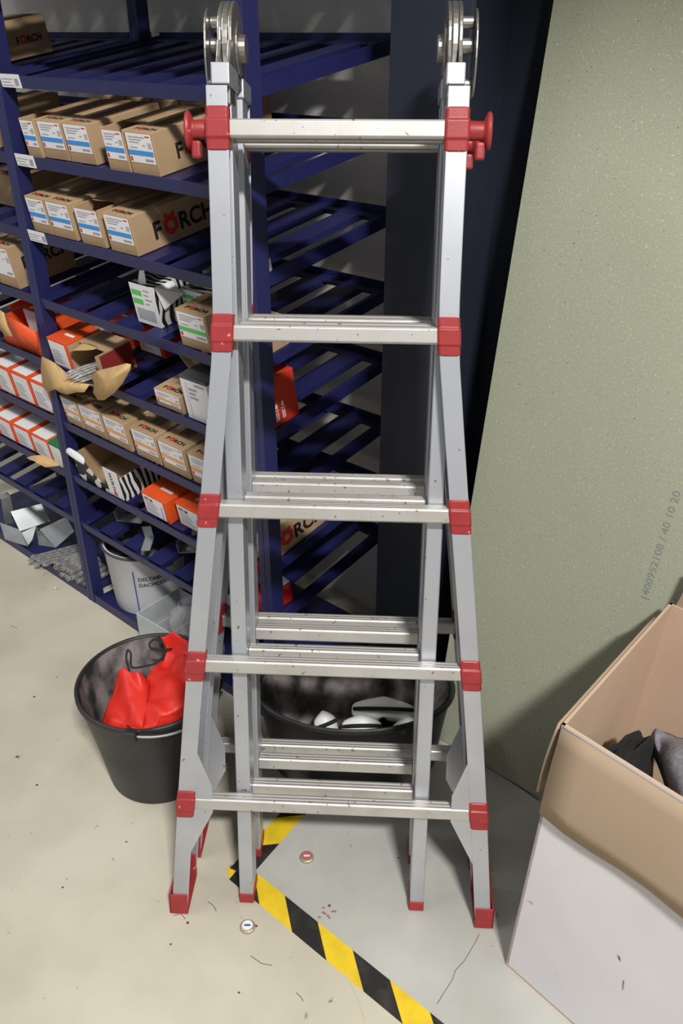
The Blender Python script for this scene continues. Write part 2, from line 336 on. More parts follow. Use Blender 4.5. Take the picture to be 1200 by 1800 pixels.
def shelf(e0, e1, H):
    global slat0
    f = MB(); W = e1 - e0
    f.box((0, 0, -0.024), (W, 0.003, 0.0)); f.box((0, 0.003, -0.024), (W, 0.022, -0.021))
    f.box((0, RD - 0.003, -0.03), (W, RD, 0.006)); f.box((0, RD - 0.035, -0.009), (W, RD - 0.003, -0.006))
    for x in (0.0, W - 0.003): f.box((x, 0.003, -0.026), (x + 0.003, RD - 0.003, 0.0))
    for x in (0.003, W - 0.021): f.box((x, 0.003, -0.009), (x + 0.018, RD - 0.003, -0.006))
    fr = f.obj('shelf_frame', BLUE, rack)
    M = frame(Vector((e0, 0.0, H)), Vector((1, 0, 0)), Vector((0, math.cos(AL), math.sin(AL))), Vector((0, -math.sin(AL), math.cos(AL))))
    fr.matrix_local = M
    n = 6
    for i in range(n):
        x = 0.07 + i * (W - 0.14 - SLW) / (n - 1)
        if slat0 is None: s = sl.obj('slat', BLUE, fr); slat0 = s
        else: s = slat0.copy(); COL.objects.link(s); s.parent = fr
        s.location = (x, 0, -0.0205)
    return fr
frames = {}
for H in LEVELS:
    frames[('c', H)] = shelf(0.007, 0.735, H); frames[('l', H)] = shelf(-0.756, -0.028, H)
for e0, e1 in ((0.007, 0.735), (-0.756, -0.028)):
    k = MB(); k.box((e0, 0.0, 0.0), (e1, 0.003, 0.03)); k.box((e0, 0.003, 0.012), (e1, RD, 0.016)); k.obj('base_tray', BLUE, rack)
# shelf tags on the front beams
for H, a, bx in ((1.375, 0.005, 0.085), (1.22, 0.012, 0.088), (1.058, -0.004, 0.078)):
    t = MB(); fr = frames[('c', H)]; a = max(a, 0.008) - 0.007; bx -= 0.007
    t.box((a, -0.0012, -0.0235), (bx, -0.0002, 0.002)); to = t.obj('shelf_tag', LABEL, fr)
    q = MB()
    for k in range(3): quad(q, Vector((a, -0.0016, 0)), Vector((1, 0, 0)), Vector((0, 0, 1)), 0.006, -0.008 - 0.006 * k, 0.05 - 0.01 * (k % 2), -0.0065 - 0.006 * k)
    quad(q, Vector((a, -0.0016, 0)), Vector((1, 0, 0)), Vector((0, 0, 1)), 0.056, -0.019, 0.07, -0.006)
    q.obj('tag_print', PRINTG, to)

def onshelf(H, g, x, y):
    """shelf-frame point (along beam, g, above shelf) seen at image (x, y) on the plane a distance g behind the beam"""
    O = P0 + ZX * H + GX * g; d = ray(x, y); t = (O - Vector((0, 0, CAM_H))).dot(GX) / d.dot(GX); q = Vector((0, 0, CAM_H)) + d * t - (P0 + ZX * H)
    return Vector((q.dot(EX), g, q.dot(MX)))
def flap(name, pts, par, e0, g0, m0, H, mt, th=0.0016):
    mb = MB(); v = [onshelf(H, g, x, y) - Vector((e0, g0, m0)) for x, y, g in pts]; c = sum(v, Vector()) / len(v) + Vector((0, -0.004, 0)); n = len(v)
    mb.add(v + [c], [(i, (i + 1) % n, n) for i in range(n)]); return mb.obj(name, mt, par, solid=th, smooth=True)
# ------------------------------------------------------------------ cartons
X1, Y1, Z1 = Vector((1, 0, 0)), Vector((0, 1, 0)), Vector((0, 0, 1))
def shelf_frame_at(H, e, g, m=-0.0055): return frame(P0 + ZX * H + EX * e + GX * g + MX * m, EX, GX, MX)
def wob(): return Matrix.Rotation(math.radians(random.uniform(-0.9, 0.9)), 4, 'Z')
def carton(H, e0, e1, g0, depth, h, label, band=None, group=None, side=None, topl=True, body=CARD, lab=True, torn=0, tape=True, name='carton', m=-0.0055):
    w = e1 - e0 - 0.003
    t = thing(name, label, 'box', shelf_frame_at(H, e0 + 0.0015, g0, m) @ wob(), group)
    b = MB()
    if torn:
        th = 0.002
        b.box((0, 0, 0), (w, depth, th)); b.box((0, 0, th), (th, depth, h)); b.box((w - th, 0, th), (w, depth, h))
        b.box((th, 0, th), (w - th, th, h - 0.012)); b.box((th, depth - th, th), (w - th, depth, h)); b.box((th, 0.055, h - th), (w - th, depth - th, h))
        jag = []
        for i in range(9): jag.append((th + (w - 2 * th) * i / 8, 0, h - 0.012 + random.uniform(0, 0.012)))
        n = len(jag); b.add(jag + [(x, 0, h - 0.013) for x, y, z in jag] , [(i, i + 1, n + i + 1, n + i) for i in range(n - 1)])
        fl_ = [(th, 0.055, h), (w * 0.4, 0.03, h + 0.008), (w * 0.7, 0.02, h + 0.012), (w - th, 0.05, h + 0.002)]
        b.add(fl_, [(0, 1, 2, 3)])
    else: b.box((0, 0, 0), (w, depth, h))
    b.obj('carton_body', body, t, bevel=0.0012, seg=1)
    if tape and not torn:
        p = MB(); p.box((w * 0.3, -0.0004, h * 0.55), (w * 0.7, depth, h + 0.0005)); p.box((w * 0.3, 0.0, h), (w * 0.7, depth, h + 0.0006))
        q = MB(); quad(q, Vector((0, 0, h + 0.0005)), X1, Y1, w * 0.3, 0.04, w * 0.7, depth * 0.98); q.obj('packing_tape', CARDT, t)
    if lab:
        lx0, lx1, lz0, lz1 = w * 0.05, w * 0.93, h * 0.28, h * 0.95
        l = MB(); l.box((lx0, -0.0007, lz0), (lx1, 0.0002, lz1)); lo = l.obj('label', LABEL, t)
        O = Vector((0, -0.0011, 0))
        if band:
            q = MB(); zb = lz0 + (lz1 - lz0) * 0.26; quad(q, O, X1, Z1, lx0, zb, lx1, zb + (lz1 - lz0) * 0.17); q.obj('label_band', band, lo)
        q = MB(); hh = lz1 - lz0
        for k, (fa, fb) in enumerate(((0.1, 0.75), (0.1, 0.6), (0.1, 0.5), (0.62, 0.74), (0.1, 0.4))):
            zz = lz1 - hh * (0.1 + 0.09 * k); quad(q, O, X1, Z1, lx0 + (lx1 - lx0) * fa, zz - hh * 0.03, lx0 + (lx1 - lx0) * fb, zz)
        for k in range(4): quad(q, O, X1, Z1, lx1 - 0.012 + 0.003 * k, lz0 + hh * 0.52, lx1 - 0.0105 + 0.003 * k, lz0 + hh * 0.72)
        quad(q, O, X1, Z1, lx0 + (lx1 - lx0) * 0.62, lz0 + hh * 0.08, lx1 - 0.004, lz0 + hh * 0.16)
        q.obj('label_print', PRINTG, lo)
        q = MB(); quad(q, O, X1, Z1, lx0 + 0.002, lz0 + hh * 0.05, lx0 + 0.008, lz0 + hh * 0.2); q.obj('label_mark', PRINTR, lo); q = MB(); quad(q, O, X1, Z1, lx1 - 0.016, lz1 - hh * 0.1, lx1 - 0.003, lz1 - hh * 0.06); q.obj('label_mark', PRINTR, lo)
    if topl and not torn: logo(t, Vector((w * 0.2, 0.012, h + 0.0006)), X1, Y1 * 0.8, Z1, 0.018)
    if side: logo(t, Vector((w + 0.0002, side[0], side[1])), Y1, Z1, X1, side[2])
    return t
ORD = ['first', 'second', 'third', 'fourth', 'fifth', 'sixth', 'seventh']
G2 = 'blue-banded cartons below the top shelf'
for i, (a, bb, tn) in enumerate(((0.047, 0.104, 1), (0.104, 0.198, 0), (0.201, 0.294, 0), (0.345, 0.418, 1), (0.42, 0.508, 0))):
    carton(1.22, a, bb, 0.014 + (0.006 if i in (1, 2) else 0), 0.185, 0.078,
           'brown carton with blue-banded label, %s from the tag, shelf under the top shelf' % ORD[i], PBLUE, G2, side=(0.046, 0.022, 0.038) if i in (2, 4) else None, torn=tn)
for i, a in enumerate((0.05, 0.145, 0.24, 0.335)):
    carton(1.22, a, a + 0.092, 0.226, 0.17, 0.078, 'plain brown carton in the back row behind the blue-banded cartons under the top shelf', None, 'back row of brown cartons', lab=False, topl=False)
for i, (a, bb, tn) in enumerate(((0.0125, 0.092, 0), (0.094, 0.19, 0), (0.206, 0.296, 1), (0.312, 0.408, 0))):
    carton(1.058, a, bb, 0.014, 0.22, 0.08, 'brown carton with light blue band, %s from the tag on the third shelf down' % ORD[i], PBLUE, 'blue-banded cartons on the third shelf', side=(0.048, 0.02, 0.048) if i == 3 else None, torn=tn)
for i, a in enumerate((0.02, 0.13, 0.24)):
    carton(1.058, a, a + 0.1, 0.245, 0.14, 0.075, 'plain brown carton at the back of the third shelf down', None, 'back row on the third shelf', lab=False, topl=False)
# zebra cartons and neighbours on the fourth shelf
def zebra_box(H, e0, e1, g0, depth, h, label, m=-0.0055, flap=True):
    w = e1 - e0; t = thing('carton', label, 'box', shelf_frame_at(H, e0, g0, m) @ wob())
    MB().box((0, 0.0006, 0), (w, depth, h)).obj('carton_body', ZEBRA, t, bevel=0.001, seg=1)
    f = MB().box((0, -0.0006, 0.0), (w, 0.0005, h)).obj('front_panel', LABEL, t)
    q = MB(); O = Vector((0, -0.0011, 0))
    for zz in (0.72, 0.5): quad(q, O, X1, Z1, w * 0.04, h * zz, w * 0.46, h * (zz + 0.13))
    q.obj('green_bar', PGREEN, f)
    q = MB()
    for k, (fa, fb) in enumerate(((0.56, 0.8), (0.55, 0.75), (0.57, 0.85), (0.55, 0.7))): quad(q, O, X1, Z1, w * fa, h * (0.86 - 0.11 * k), w * fb, h * (0.89 - 0.11 * k))
    for k in range(6): quad(q, O, X1, Z1, w * 0.1, h * (0.36 - 0.05 * k), w * 0.85, h * (0.39 - 0.05 * k))
    q.obj('front_print', PRINTG, f)
    if flap:
        g = MB(); g.add([(w * 0.25, 0.01, h), (w * 0.45, 0.01, h + 0.028), (w * 0.62, 0.012, h + 0.03), (w * 0.6, 0.01, h)], [(0, 1, 2, 3)])
        g.add([(w, 0.005, h), (w + 0.004, 0.05, h), (w + 0.026, 0.055, h - 0.028), (w + 0.01, 0.01, h - 0.05)], [(0, 1, 2, 3)]); g.obj('torn_flap', LABEL, t, solid=0.001)
    return t
zebra_box(0.90, 0.338, 0.42, 0.043, 0.10, 0.09, 'white zebra-striped carton with green bars standing alone on the slats')
zebra_box(0.90, 0.43, 0.52, 0.105, 0.10, 0.07, 'zebra-striped carton with green bars behind the green-banded brown carton', flap=False)
zebra_box(0.90, 0.36, 0.47, 0.225, 0.11, 0.078, 'zebra-striped carton at the back of the shelf behind two other zebra-striped cartons', flap=False)
carton(0.90, 0.523, 0.618, 0.012, 0.09, 0.08, 'brown carton with green-banded label in front of a zebra-striped carton', PGREEN)
carton(0.90, 0.645, 0.725, 0.05, 0.075, 0.062, 'small brown carton beside the rack end post on the fourth shelf', PGREEN)
tb = thing('carton', 'small white carton with a black H by the end post on the third shelf', 'box', shelf_frame_at(1.058, 0.64, 0.04))
MB().box((0, 0, 0), (0.09, 0.04, 0.026)).obj('carton_body', LABEL, tb, bevel=0.001, seg=1)
q = MB(); put_text(q, 'H', Vector((0.0905, 0.020, 0.008)), Y1, Z1, 0.014, 0.02); q.obj('lettering', PRINTK, tb)

# printed orange cartons
def orange_box(H, e0, e1, g0, depth, h, label, head=None, group=None, M=None, side_icons=False, m=-0.0055, whitetop=False, mat_=None):
    w = e1 - e0; t = thing('carton', label, 'box', (M or shelf_frame_at(H, e0, g0, m)) @ wob(), group)
    MB().box((0, 0, 0), (w, depth, h)).obj('carton_body', mat_ or ORNG, t, bevel=0.001, seg=1)
    l = MB().box((w * 0.05, -0.0008, h * 0.06), (w * 0.86, 0.0003, h * 0.9)).obj('label', LABEL, t)
    O = Vector((0, -0.0012, 0)); q = MB()
    for k in range(6): quad(q, O, X1, Z1, w * 0.12, h * (0.6 - 0.08 * k), w * (0.5 + 0.06 * (k % 3)), h * (0.63 - 0.08 * k))
    q.obj('label_print', PRINTG, l)
    if head:
        q = MB(); put_text(q, head, O + Vector((w * 0.12, 0, h * 0.70)), X1, Z1, h * 0.2, 0.03); q.obj('lettering', PRINTK, l)
        q = MB(); quad(q, O, X1, Z1, w * 0.76, h * 0.08, w * 0.79, h * 0.66); q.obj('blue_line', PBLUE, l)
    q = MB()
    if whitetop: quad(q, Vector((0, 0, h + 0.0005)), X1, Y1, w * 0.06, 0.004, w * 0.86, min(depth * 0.5, 0.07)); q.obj('top_label', LABEL, t)
    else: quad(q, Vector((0, 0, h + 0.0006)), X1, Y1, w * 0.38, depth * 0.3, w * 0.84, depth * 0.3 + 0.009); q.obj('top_print', LABEL, t)
    if side_icons:
        q = MB(); S = Vector((w + 0.0006, 0, 0))
        for y in (0.016, 0.034, 0.052):
            quad(q, S, Y1, Z1, y, h * 0.12, y + 0.003, h * 0.3); quad(q, S, Y1, Z1, y + 0.005, h * 0.12, y + 0.008, h * 0.3); quad(q, S, Y1, Z1, y - 0.001, h * 0.33, y + 0.009, h * 0.35); quad(q, S, Y1, Z1, y + 0.001, h * 0.38, y + 0.007, h * 0.48)
        q.obj('side_pictogram', LABEL, t)
    return t
orange_box(0.738, 0.0125, 0.0985, 0.006, 0.10, 0.075, 'orange carton with white front label next to the torn brown carton', None)
orange_box(0.738, 0.02, 0.13, 0.125, 0.2, 0.07, 'orange carton lying behind the orange carton with white front label', None)
orange_box(0.738, 0.15, 0.25, 0.17, 0.16, 0.06, 'red-orange carton deep on the shelf behind the torn brown carton', None, mat_=ORED)
orange_box(0.423, 0.313, 0.408, 0.014, 0.11, 0.064, 'orange carton with black heading, on its own beside the opened zebra carton', 'ETI M', m=-0.0055)
orange_box(0.423, 0.425, 0.52, 0.03, 0.11, 0.066, 'orange carton with black heading, tucked behind the ladder rail', 'ETI M', m=-0.0055)
orange_box(0.738, 0.625, 0.722, 0.05, 0.1, 0.108, 'red-orange carton with white pictograms on its side by the end post', None, side_icons=True, mat_=ORED)
# fifth shelf: low brown carton, tall white carton with dark lid
carton(0.738, 0.412, 0.506, 0.012, 0.14, 0.042, 'low brown carton beside the white carton with the dark lid', PORNG)
wt = thing('carton', 'white carton with dark grey lid beside a low brown carton', 'box', shelf_frame_at(0.738, 0.522, 0.012))
MB().box((0, 0, 0), (0.085, 0.1, 0.098)).obj('carton_body', LABEL, wt, bevel=0.001, seg=1)
MB().box((-0.001, -0.001, 0.098), (0.086, 0.101, 0.104)).obj('lid', DGREY, wt, bevel=0.001, seg=1)
q = MB(); O = Vector((0, -0.0008, 0)); quad(q, O, X1, Z1, 0.017, 0.002, 0.018, 0.09)
for k in range(3): quad(q, O, X1, Z1, 0.024, 0.075 - 0.01 * k, 0.05 - 0.006 * (k % 2), 0.079 - 0.01 * k)
quad(q, O, X1, Z1, 0.045, 0.088, 0.078, 0.092); q.obj('front_print', PRINTG, wt)
fp = MB(); fp.add([(0.0, 0.03, 0.104), (0.004, 0.09, 0.104), (-0.03, 0.085, 0.125), (-0.025, 0.03, 0.128)], [(0, 1, 2, 3)]); fp.obj('open_flap', CARDL, wt, solid=0.0012)
# sixth shelf: orange-banded cartons
for i, (a, bb) in enumerate(((0.0125, 0.09), (0.092, 0.19), (0.194, 0.292), (0.308, 0.404), (0.409, 0.507), (0.515, 0.61))):
    carton(0.58, a, bb, 0.012, 0.12, 0.079, 'brown carton with orange-banded label, %s from the rack post carrying the torn carton' % ORD[i], PORNG, 'orange-banded cartons in a row', side=(0.02, 0.02, 0.026) if i == 5 else None)
# end of the seventh shelf, seen through the ladder
carton(0.423, 0.628, 0.722, 0.045, 0.19, 0.082, 'long brown carton at the rack end, seen through the ladder under its middle rung', PORNG, side=(0.01, 0.02, 0.05))

# torn carton with screws hanging over the fifth shelf
tc_ = thing('torn_carton', 'torn open brown carton spilling long screws over the shelf edge', 'box', shelf_frame_at(0.738, 0.105, 0.004))
b = MB(); W, D, Hh = 0.115, 0.1, 0.072
for a, c in (((0, 0, 0), (W, D, 0.002)), ((0, 0.0, 0.002), (0.002, D, Hh)), ((W - 0.002, 0.0, 0.002), (W, D, Hh)), ((0.002, D - 0.002, 0.002), (W - 0.002, D, Hh)), ((0.002, 0.03, Hh - 0.002), (W - 0.002, D - 0.002, Hh))): b.box(a, c)
b.obj('carton_body', CARD, tc_)
MB().box((W, 0.01, 0.01), (W + 0.0012, D, Hh - 0.004)).obj('red_side', DRED, tc_)
def sheet(name, rows, m, par, th=0.0015):
    s = MB(); s.loft([[Vector(p) for p in r] for r in rows], cap=False, closed=False); return s.obj(name, m, par, smooth=True, solid=th, subsurf=1)
flap('hanging_flap', [(74, 627, -.012), (88, 634, -.02), (98, 640, -.024), (118, 657, -.006), (140, 669, -.005), (158, 678, -.006), (172, 680, -.012), (158, 676, -.03), (148, 690, -.035), (135, 690, -.034), (118, 694, -.036), (105, 690, -.034), (97, 684, -.034), (84, 690, -.03), (76, 680, -.026), (72, 650, -.016)], tc_, 0.105, 0.004, -0.006, 0.738, CARDL)
flap('hanging_flap', [(160, 660, -.012), (172, 652, -.018), (200, 645, -.03), (222, 639, -.042), (230, 641, -.045), (228, 652, -.045), (215, 675, -.045), (200, 692, -.042), (183, 704, -.036), (172, 703, -.032), (164, 690, -.028), (166, 675, -.02)], tc_, 0.105, 0.004, -0.006, 0.738, CARDL)
sheet('torn_top_flap', [[(-0.004, 0.0, 0.035), (0.02, -0.012, 0.068), (0.06, -0.016, 0.082), (0.1, -0.014, 0.09)], [(0.004, 0.03, 0.066), (0.03, 0.03, 0.078), (0.07, 0.03, 0.08), (0.108, 0.03, 0.078)]], CARDL, tc_)
def screw(M, L, r, label, group):
    t = thing('screw', label, 'screw', M, group); s = MB(); s.tube([(0, 0, 0), (0, L * 0.88, 0), (0, L, 0)], [r, r, r * 0.15], 8); s.obj('shank', BRIGHT, t, smooth=False)
    h = MB(); h.tube([(0, -0.003, 0), (0, 0, 0), (0, 0.004, 0)], [r * 2.1, r * 2.1, r], 10); h.obj('head', BRIGHT, t)
    return t
base = shelf_frame_at(0.738, 0.105, 0.004)
for i in range(9):
    lay = i // 5; lx = 0.036 + 0.0145 * (i % 5) + 0.00725 * lay; lz = 0.0095 + 0.0117 * lay
    M = base @ Matrix.Translation((lx, 0.072 - 0.003 * (i % 3), lz)) @ Matrix.Rotation(math.radians(166), 4, 'Z')
    screw(M, 0.115 - 0.006 * (i % 3), 0.0032, 'long zinc screw lying in the mouth of the torn brown carton', 'screws in the torn carton')

# opened zebra carton on the seventh shelf
oz = thing('opened_carton', 'opened zebra-striped carton with ripped front and printed end flap', 'box', shelf_frame_at(0.423, 0.03, 0.012))
b = MB(); W, D, Hh = 0.2, 0.13, 0.075
for a, c in (((0, 0, 0), (W, D, 0.002)), ((0, 0, 0.002), (0.002, D, Hh)), ((W - 0.002, 0, 0.002), (W, D, Hh - 0.006)), ((0.002, D - 0.002, 0.002), (W - 0.002, D, Hh))): b.box(a, c)
b.obj('carton_body', CARD, oz)
f = MB(); top = [(0, Hh), (0.03, Hh - 0.002), (0.055, Hh - 0.012), (0.075, Hh * 0.55), (0.1, Hh * 0.35), (0.125, Hh * 0.3), (0.148, Hh * 0.62), (W, Hh)]
f.prism([(0, 0), (W, 0)] + top[::-1], 1, -0.0025, -0.0005); f.obj('front_panel', ZEBRA, oz)
MB().box((W, 0, 0.0), (W + 0.0015, D, Hh - 0.006)).obj('side_panel', ZEBRA, oz)
fl2 = MB(); fl2.box((0.142, -0.0045, 0.004), (0.2, -0.003, Hh + 0.012)); f2 = fl2.obj('end_flap', LABEL, oz)
q = MB(); put_text(q, 'WÜRTH', Vector((0.163, -0.0049, Hh + 0.004)), -Z1, X1, 0.017, 0.02); q.obj('lettering', PRINTK, f2)
q = MB(); quad(q, Vector((0.163, -0.0049, 0)), X1, Z1, 0.0, 0.008, 0.006, 0.02); quad(q, Vector((0.163, -0.0049, 0)), X1, Z1, 0.008, 0.008, 0.014, 0.02); q.obj('logo_mark', PRINTR, f2)
sheet('rolled_flap', [[(-0.008, -0.004, Hh - 0.004), (0.03, -0.012, Hh), (0.075, -0.012, Hh - 0.006)], [(-0.01, -0.018, Hh + 0.01), (0.03, -0.024, Hh + 0.01), (0.08, -0.02, Hh + 0.004)], [(-0.006, -0.004, Hh + 0.026), (0.03, -0.006, Hh + 0.026), (0.08, -0.004, Hh + 0.016)]], LABEL, oz)

# cartons in the left bay
carton(0.90, -0.20, -0.105, 0.014, 0.17, 0.105, 'brown carton showing a red hexagon print on its side, left of the rack post', None, side=(0.026, 0.045, 0.04), lab=True)
carton(0.90, -0.30, -0.205, 0.014, 0.17, 0.1, 'brown carton further left of the carton showing a red hexagon print', None)
carton(1.058, -0.30, -0.12, 0.1, 0.2, 0.08, 'brown carton in shadow behind the rack post on the third shelf', None, lab=False)
carton(1.22, -0.22, -0.11, 0.02, 0.2, 0.08, 'brown carton left of the rack post under the top shelf', PORNG)
carton(1.375, -0.32, -0.186, 0.14, 0.12, 0.08, 'brown carton standing on the very top shelf', None, lab=False, side=(0.03, 0.03, 0.02))
# opened orange carton
oo = thing('opened_carton', 'opened orange carton with raised flaps left of the rack post', 'box', shelf_frame_at(0.738, -0.235, 0.012))
b = MB(); W, D, Hh = 0.185, 0.16, 0.07
for a, c in (((0, 0, 0), (W, D, 0.002)), ((0, 0, 0.002), (0.002, D, Hh)), ((W - 0.002, 0, 0.002), (W, D, Hh)), ((0.002, 0, 0.002), (W - 0.002, 0.002, Hh)), ((0.002, D - 0.002, 0.002), (W - 0.002, D, Hh))): b.box(a, c)
b.obj('carton_body', ORNG, oo)
flap('raised_flap', [(8, 552, -.006), (35, 567, -.006), (62, 583, -.006), (66, 600, -.012), (68, 617, -.01), (45, 604, -.02), (24, 593, -.02), (14, 572, -.014)], oo, -0.235, 0.012, -0.006, 0.738, ORNG)
flap('raised_flap', [(0, 545, .0), (8, 551, -.005), (23, 592, -.018), (10, 590, -.018), (0, 578, -.012), (-6, 560, -.006)], oo, -0.235, 0.012, -0.006, 0.738, CARDL)
sheet('raised_flap', [[(0.0, 0.02, Hh), (0.0, D, Hh)], [(0.02, 0.02, Hh + 0.03), (0.02, D, Hh + 0.03)]], ORNG, oo)
MB().box((0.06, 0.05, 0.02), (W - 0.004, D - 0.005, Hh + 0.02)).obj('inner_pack', ORNG, oo, bevel=0.002)
MB().box((0.06, 0.048, 0.03), (W - 0.004, 0.0505, Hh + 0.018)).obj('inner_label', LABEL, oo)
for i, a in enumerate((-0.415, -0.318, -0.221, -0.124)):
    orange_box(0.58, a, a + 0.092, 0.012, 0.13, 0.088, 'orange carton with white labels, %s from the rack post, below the opened orange carton' % ['fourth', 'third', 'second', 'next'][i], None, 'upper row of orange cartons', whitetop=True)
for i, a in enumerate((-0.475, -0.378, -0.281, -0.184)):
    orange_box(0.423, a, a + 0.092, 0.012, 0.13, 0.07, 'orange carton with white labels in the lower orange row, %s from the green box' % ['fourth', 'third', 'second', 'next'][i], None, 'lower row of orange cartons', whitetop=True)
gb = thing('carton', 'green and white carton with torn front hanging over the shelf edge', 'box', shelf_frame_at(0.423, -0.088, 0.01))
MB().box((0, 0.0, 0), (0.053, 0.13, 0.075)).obj('carton_body', GREENC, gb, bevel=0.001, seg=1)
MB().box((0.002, -0.001, 0), (0.051, 0.0, 0.065)).obj('front_label', LABEL, gb)
flap('torn_flap', [(46.6, 804.7, -.03), (58.5, 801, -.024), (74.8, 800, -.014), (90, 806, -.008), (104, 814, -.006), (105, 819, -.012), (80, 822, -.03), (69, 816.6, -.034), (60.7, 811, -.034), (52, 808, -.034)], gb, -0.088, 0.01, -0.006, 0.423, CARDL)

# ------------------------------------------------------------------ clutter on the low shelves
def plate_M(e, n, z, rx, ry, rz):
    return frame(rackp(e, n, z), EX, NX, ZX) @ Matrix.Rotation(rz, 4, 'Z') @ Matrix.Rotation(rx, 4, 'X') @ Matrix.Rotation(ry, 4, 'Y')
def onrack(x, y, n):
    O = P0 + NX * n; d = ray(x, y); t = (O - Vector((0, 0, CAM_H))).dot(NX) / d.dot(NX); q = Vector((0, 0, CAM_H)) + d * t; return q
# corners as image column, image row, height above the floor; the third corner follows from the plane of the others
SHEETS = [((19, 900, .105), (73, 886, .105), (88, 916), (35, 934, .0485)), ((0, 919, .05), (35, 932, .05), (47, 960), (9, 948, .0335)),
          ((37, 937, .044), (64, 925, .058), (57, 949), (48, 961, .0195)), ((70, 931, .060), (117, 909, .105), (131, 934), (98, 963, .0205)),
          ((66, 942, .0195), (84, 945, .0195), (97, 962), (68, 958, .0195)), ((2, 877, .14), (18, 872, .14), (27, 918), (9, 922, .0255))]
def sheet_quad(tl, tr, br, bl):
    a, b_, d_ = ground(*tl), ground(*tr), ground(*bl); n_ = (b_ - a).cross(d_ - a); r_ = ray(*br); O = Vector((0, 0, CAM_H))
    return [a, b_, O + r_ * ((a - O).dot(n_) / r_.dot(n_)), d_]
for lab, pts in (('pale galvanised sheet propped up behind the others on the bottom tray', SHEETS[0]),
                 ('galvanised sheet lying at the front edge of the bottom tray', SHEETS[1]),
                 ('dark galvanised sheet standing between the pale sheet and the front sheet', SHEETS[2]),
                 ('grey galvanised sheet slanting beside the rack post on the bottom tray', SHEETS[3]),
                 ('small galvanised sheet under the slanting sheet beside the rack post', SHEETS[4]),
                 ('narrow galvanised strip standing upright at the back of the bottom tray', SHEETS[5])):
    P = sheet_quad(*pts); c = sum(P, Vector()) / 4
    t = thing('metal_bracket', lab, 'metal sheet', Matrix.Translation(c)); m_ = MB(); m_.add([p - c for p in P], [(0, 1, 2, 3)]); m_.obj('plate', GALV, t, solid=0.003)
    e_ = MB(); nn_ = (P[1] - P[0]).cross(P[3] - P[0]).normalized(); nn_ = nn_ if nn_.y > 0 else -nn_
    e_.add([P[0] - c, P[1] - c, P[1] - c + nn_ * 0.02, P[0] - c + nn_ * 0.02], [(0, 1, 2, 3)]); e_.obj('folded_edge', GALV, t, solid=0.003)
random.seed(11)
rowlen = (8, 7, 6, 5); i = 0
for r_, cnt in enumerate(rowlen):
    for c_ in range(cnt):
        nn_ = 0.006 + random.uniform(0.0, 0.012) if r_ == 0 else random.uniform(-0.016, 0.006)
        M = frame(rackp(-0.183 + 0.0168 * c_ + 0.0084 * r_, nn_, 0.0245 + 0.0147 * r_), EX, NX, ZX)
        t = thing('anchor_rod', 'short zinc anchor sleeve in the pile at the foot of the rack post', 'anchor', M, 'pile of anchor sleeves')
        s = MB(); s.loft([[(0.0072 * math.cos(a), 0, 0.0072 * math.sin(a)) for a in [k * math.pi / 5 for k in range(10)]], [(0.0072 * math.cos(a), 0.1, 0.0072 * math.sin(a)) for a in [k * math.pi / 5 for k in range(10)]]], cap=False); s.obj('sleeve', BRIGHT, t, solid=0.002)
for i in range(5):
    k_ = i % 2
    M = frame(rackp(-0.298 + 0.0165 * i - 0.003 * k_, -0.02 - 0.0177 * k_, 0.0372 + 0.0016 * k_), EX, NX, ZX) @ Matrix.Rotation(math.radians(-10), 4, 'Z') @ Matrix.Rotation(math.radians(-5.2), 4, 'X')
    t = thing('threaded_rod', 'thin threaded rod lying across the front of the bottom tray', 'rod', M, 'threaded rods on the bottom tray')
    MB().tube([(0, 0, 0), (0, 0.16, 0)], 0.0045, 8).obj('rod', BRIGHT, t); MB().tube([(0, 0.006, 0), (0, 0.015, 0)], 0.0075, 6).obj('nut', BRIGHT, t)

# white pail
pc = rackp(0.118, 0.12, 0.017)
pail = thing('paint_pail', 'white printed plastic pail with dark residue on top, at the foot of the rack', 'pail', Matrix.Translation(pc))
def lathe(prof, n=40, rx=1.0, ry=1.0):
    m = MB(); m.loft([[(r * rx * math.cos(2 * math.pi * k / n), r * ry * math.sin(2 * math.pi * k / n), z) for k in range(n)] for r, z in prof], cap=False); m.add([(prof[0][0] * rx * math.cos(2 * math.pi * k / n), prof[0][0] * ry * math.sin(2 * math.pi * k / n), prof[0][1]) for k in range(n)], [tuple(range(n))]); return m
lathe([(0.098, 0), (0.1, 0.004), (0.112, 0.19), (0.115, 0.192), (0.115, 0.2), (0.112, 0.2), (0.108, 0.2), (0.106, 0.18)]).obj('pail_body', WHITEP, pail, smooth=True)
k = MB(); n = 22
pts = []
for i in range(n):
    for j in range(n):
        x = (i / (n - 1) - 0.5) * 0.21; y = (j / (n - 1) - 0.5) * 0.21; pts.append((x, y, 0.186 + 0.03 * noise.noise(Vector((x * 22, y * 22, 3)))))
k.add(pts, [(i * n + j, (i + 1) * n + j, (i + 1) * n + j + 1, i * n + j + 1) for i in range(n - 1) for j in range(n - 1) if math.hypot((i + .5) / (n - 1) - .5, (j + .5) / (n - 1) - .5) < 0.49])
k.obj('dried_residue', TAR, pail, smooth=True)
MB().tube([(0.115 * math.cos(a), 0.115 * math.sin(a), 0.197) for a in [2 * math.pi * i / 40 for i in range(41)]], 0.004, 6, cap=False).obj('rim_ring', DGREY, pail, smooth=True)
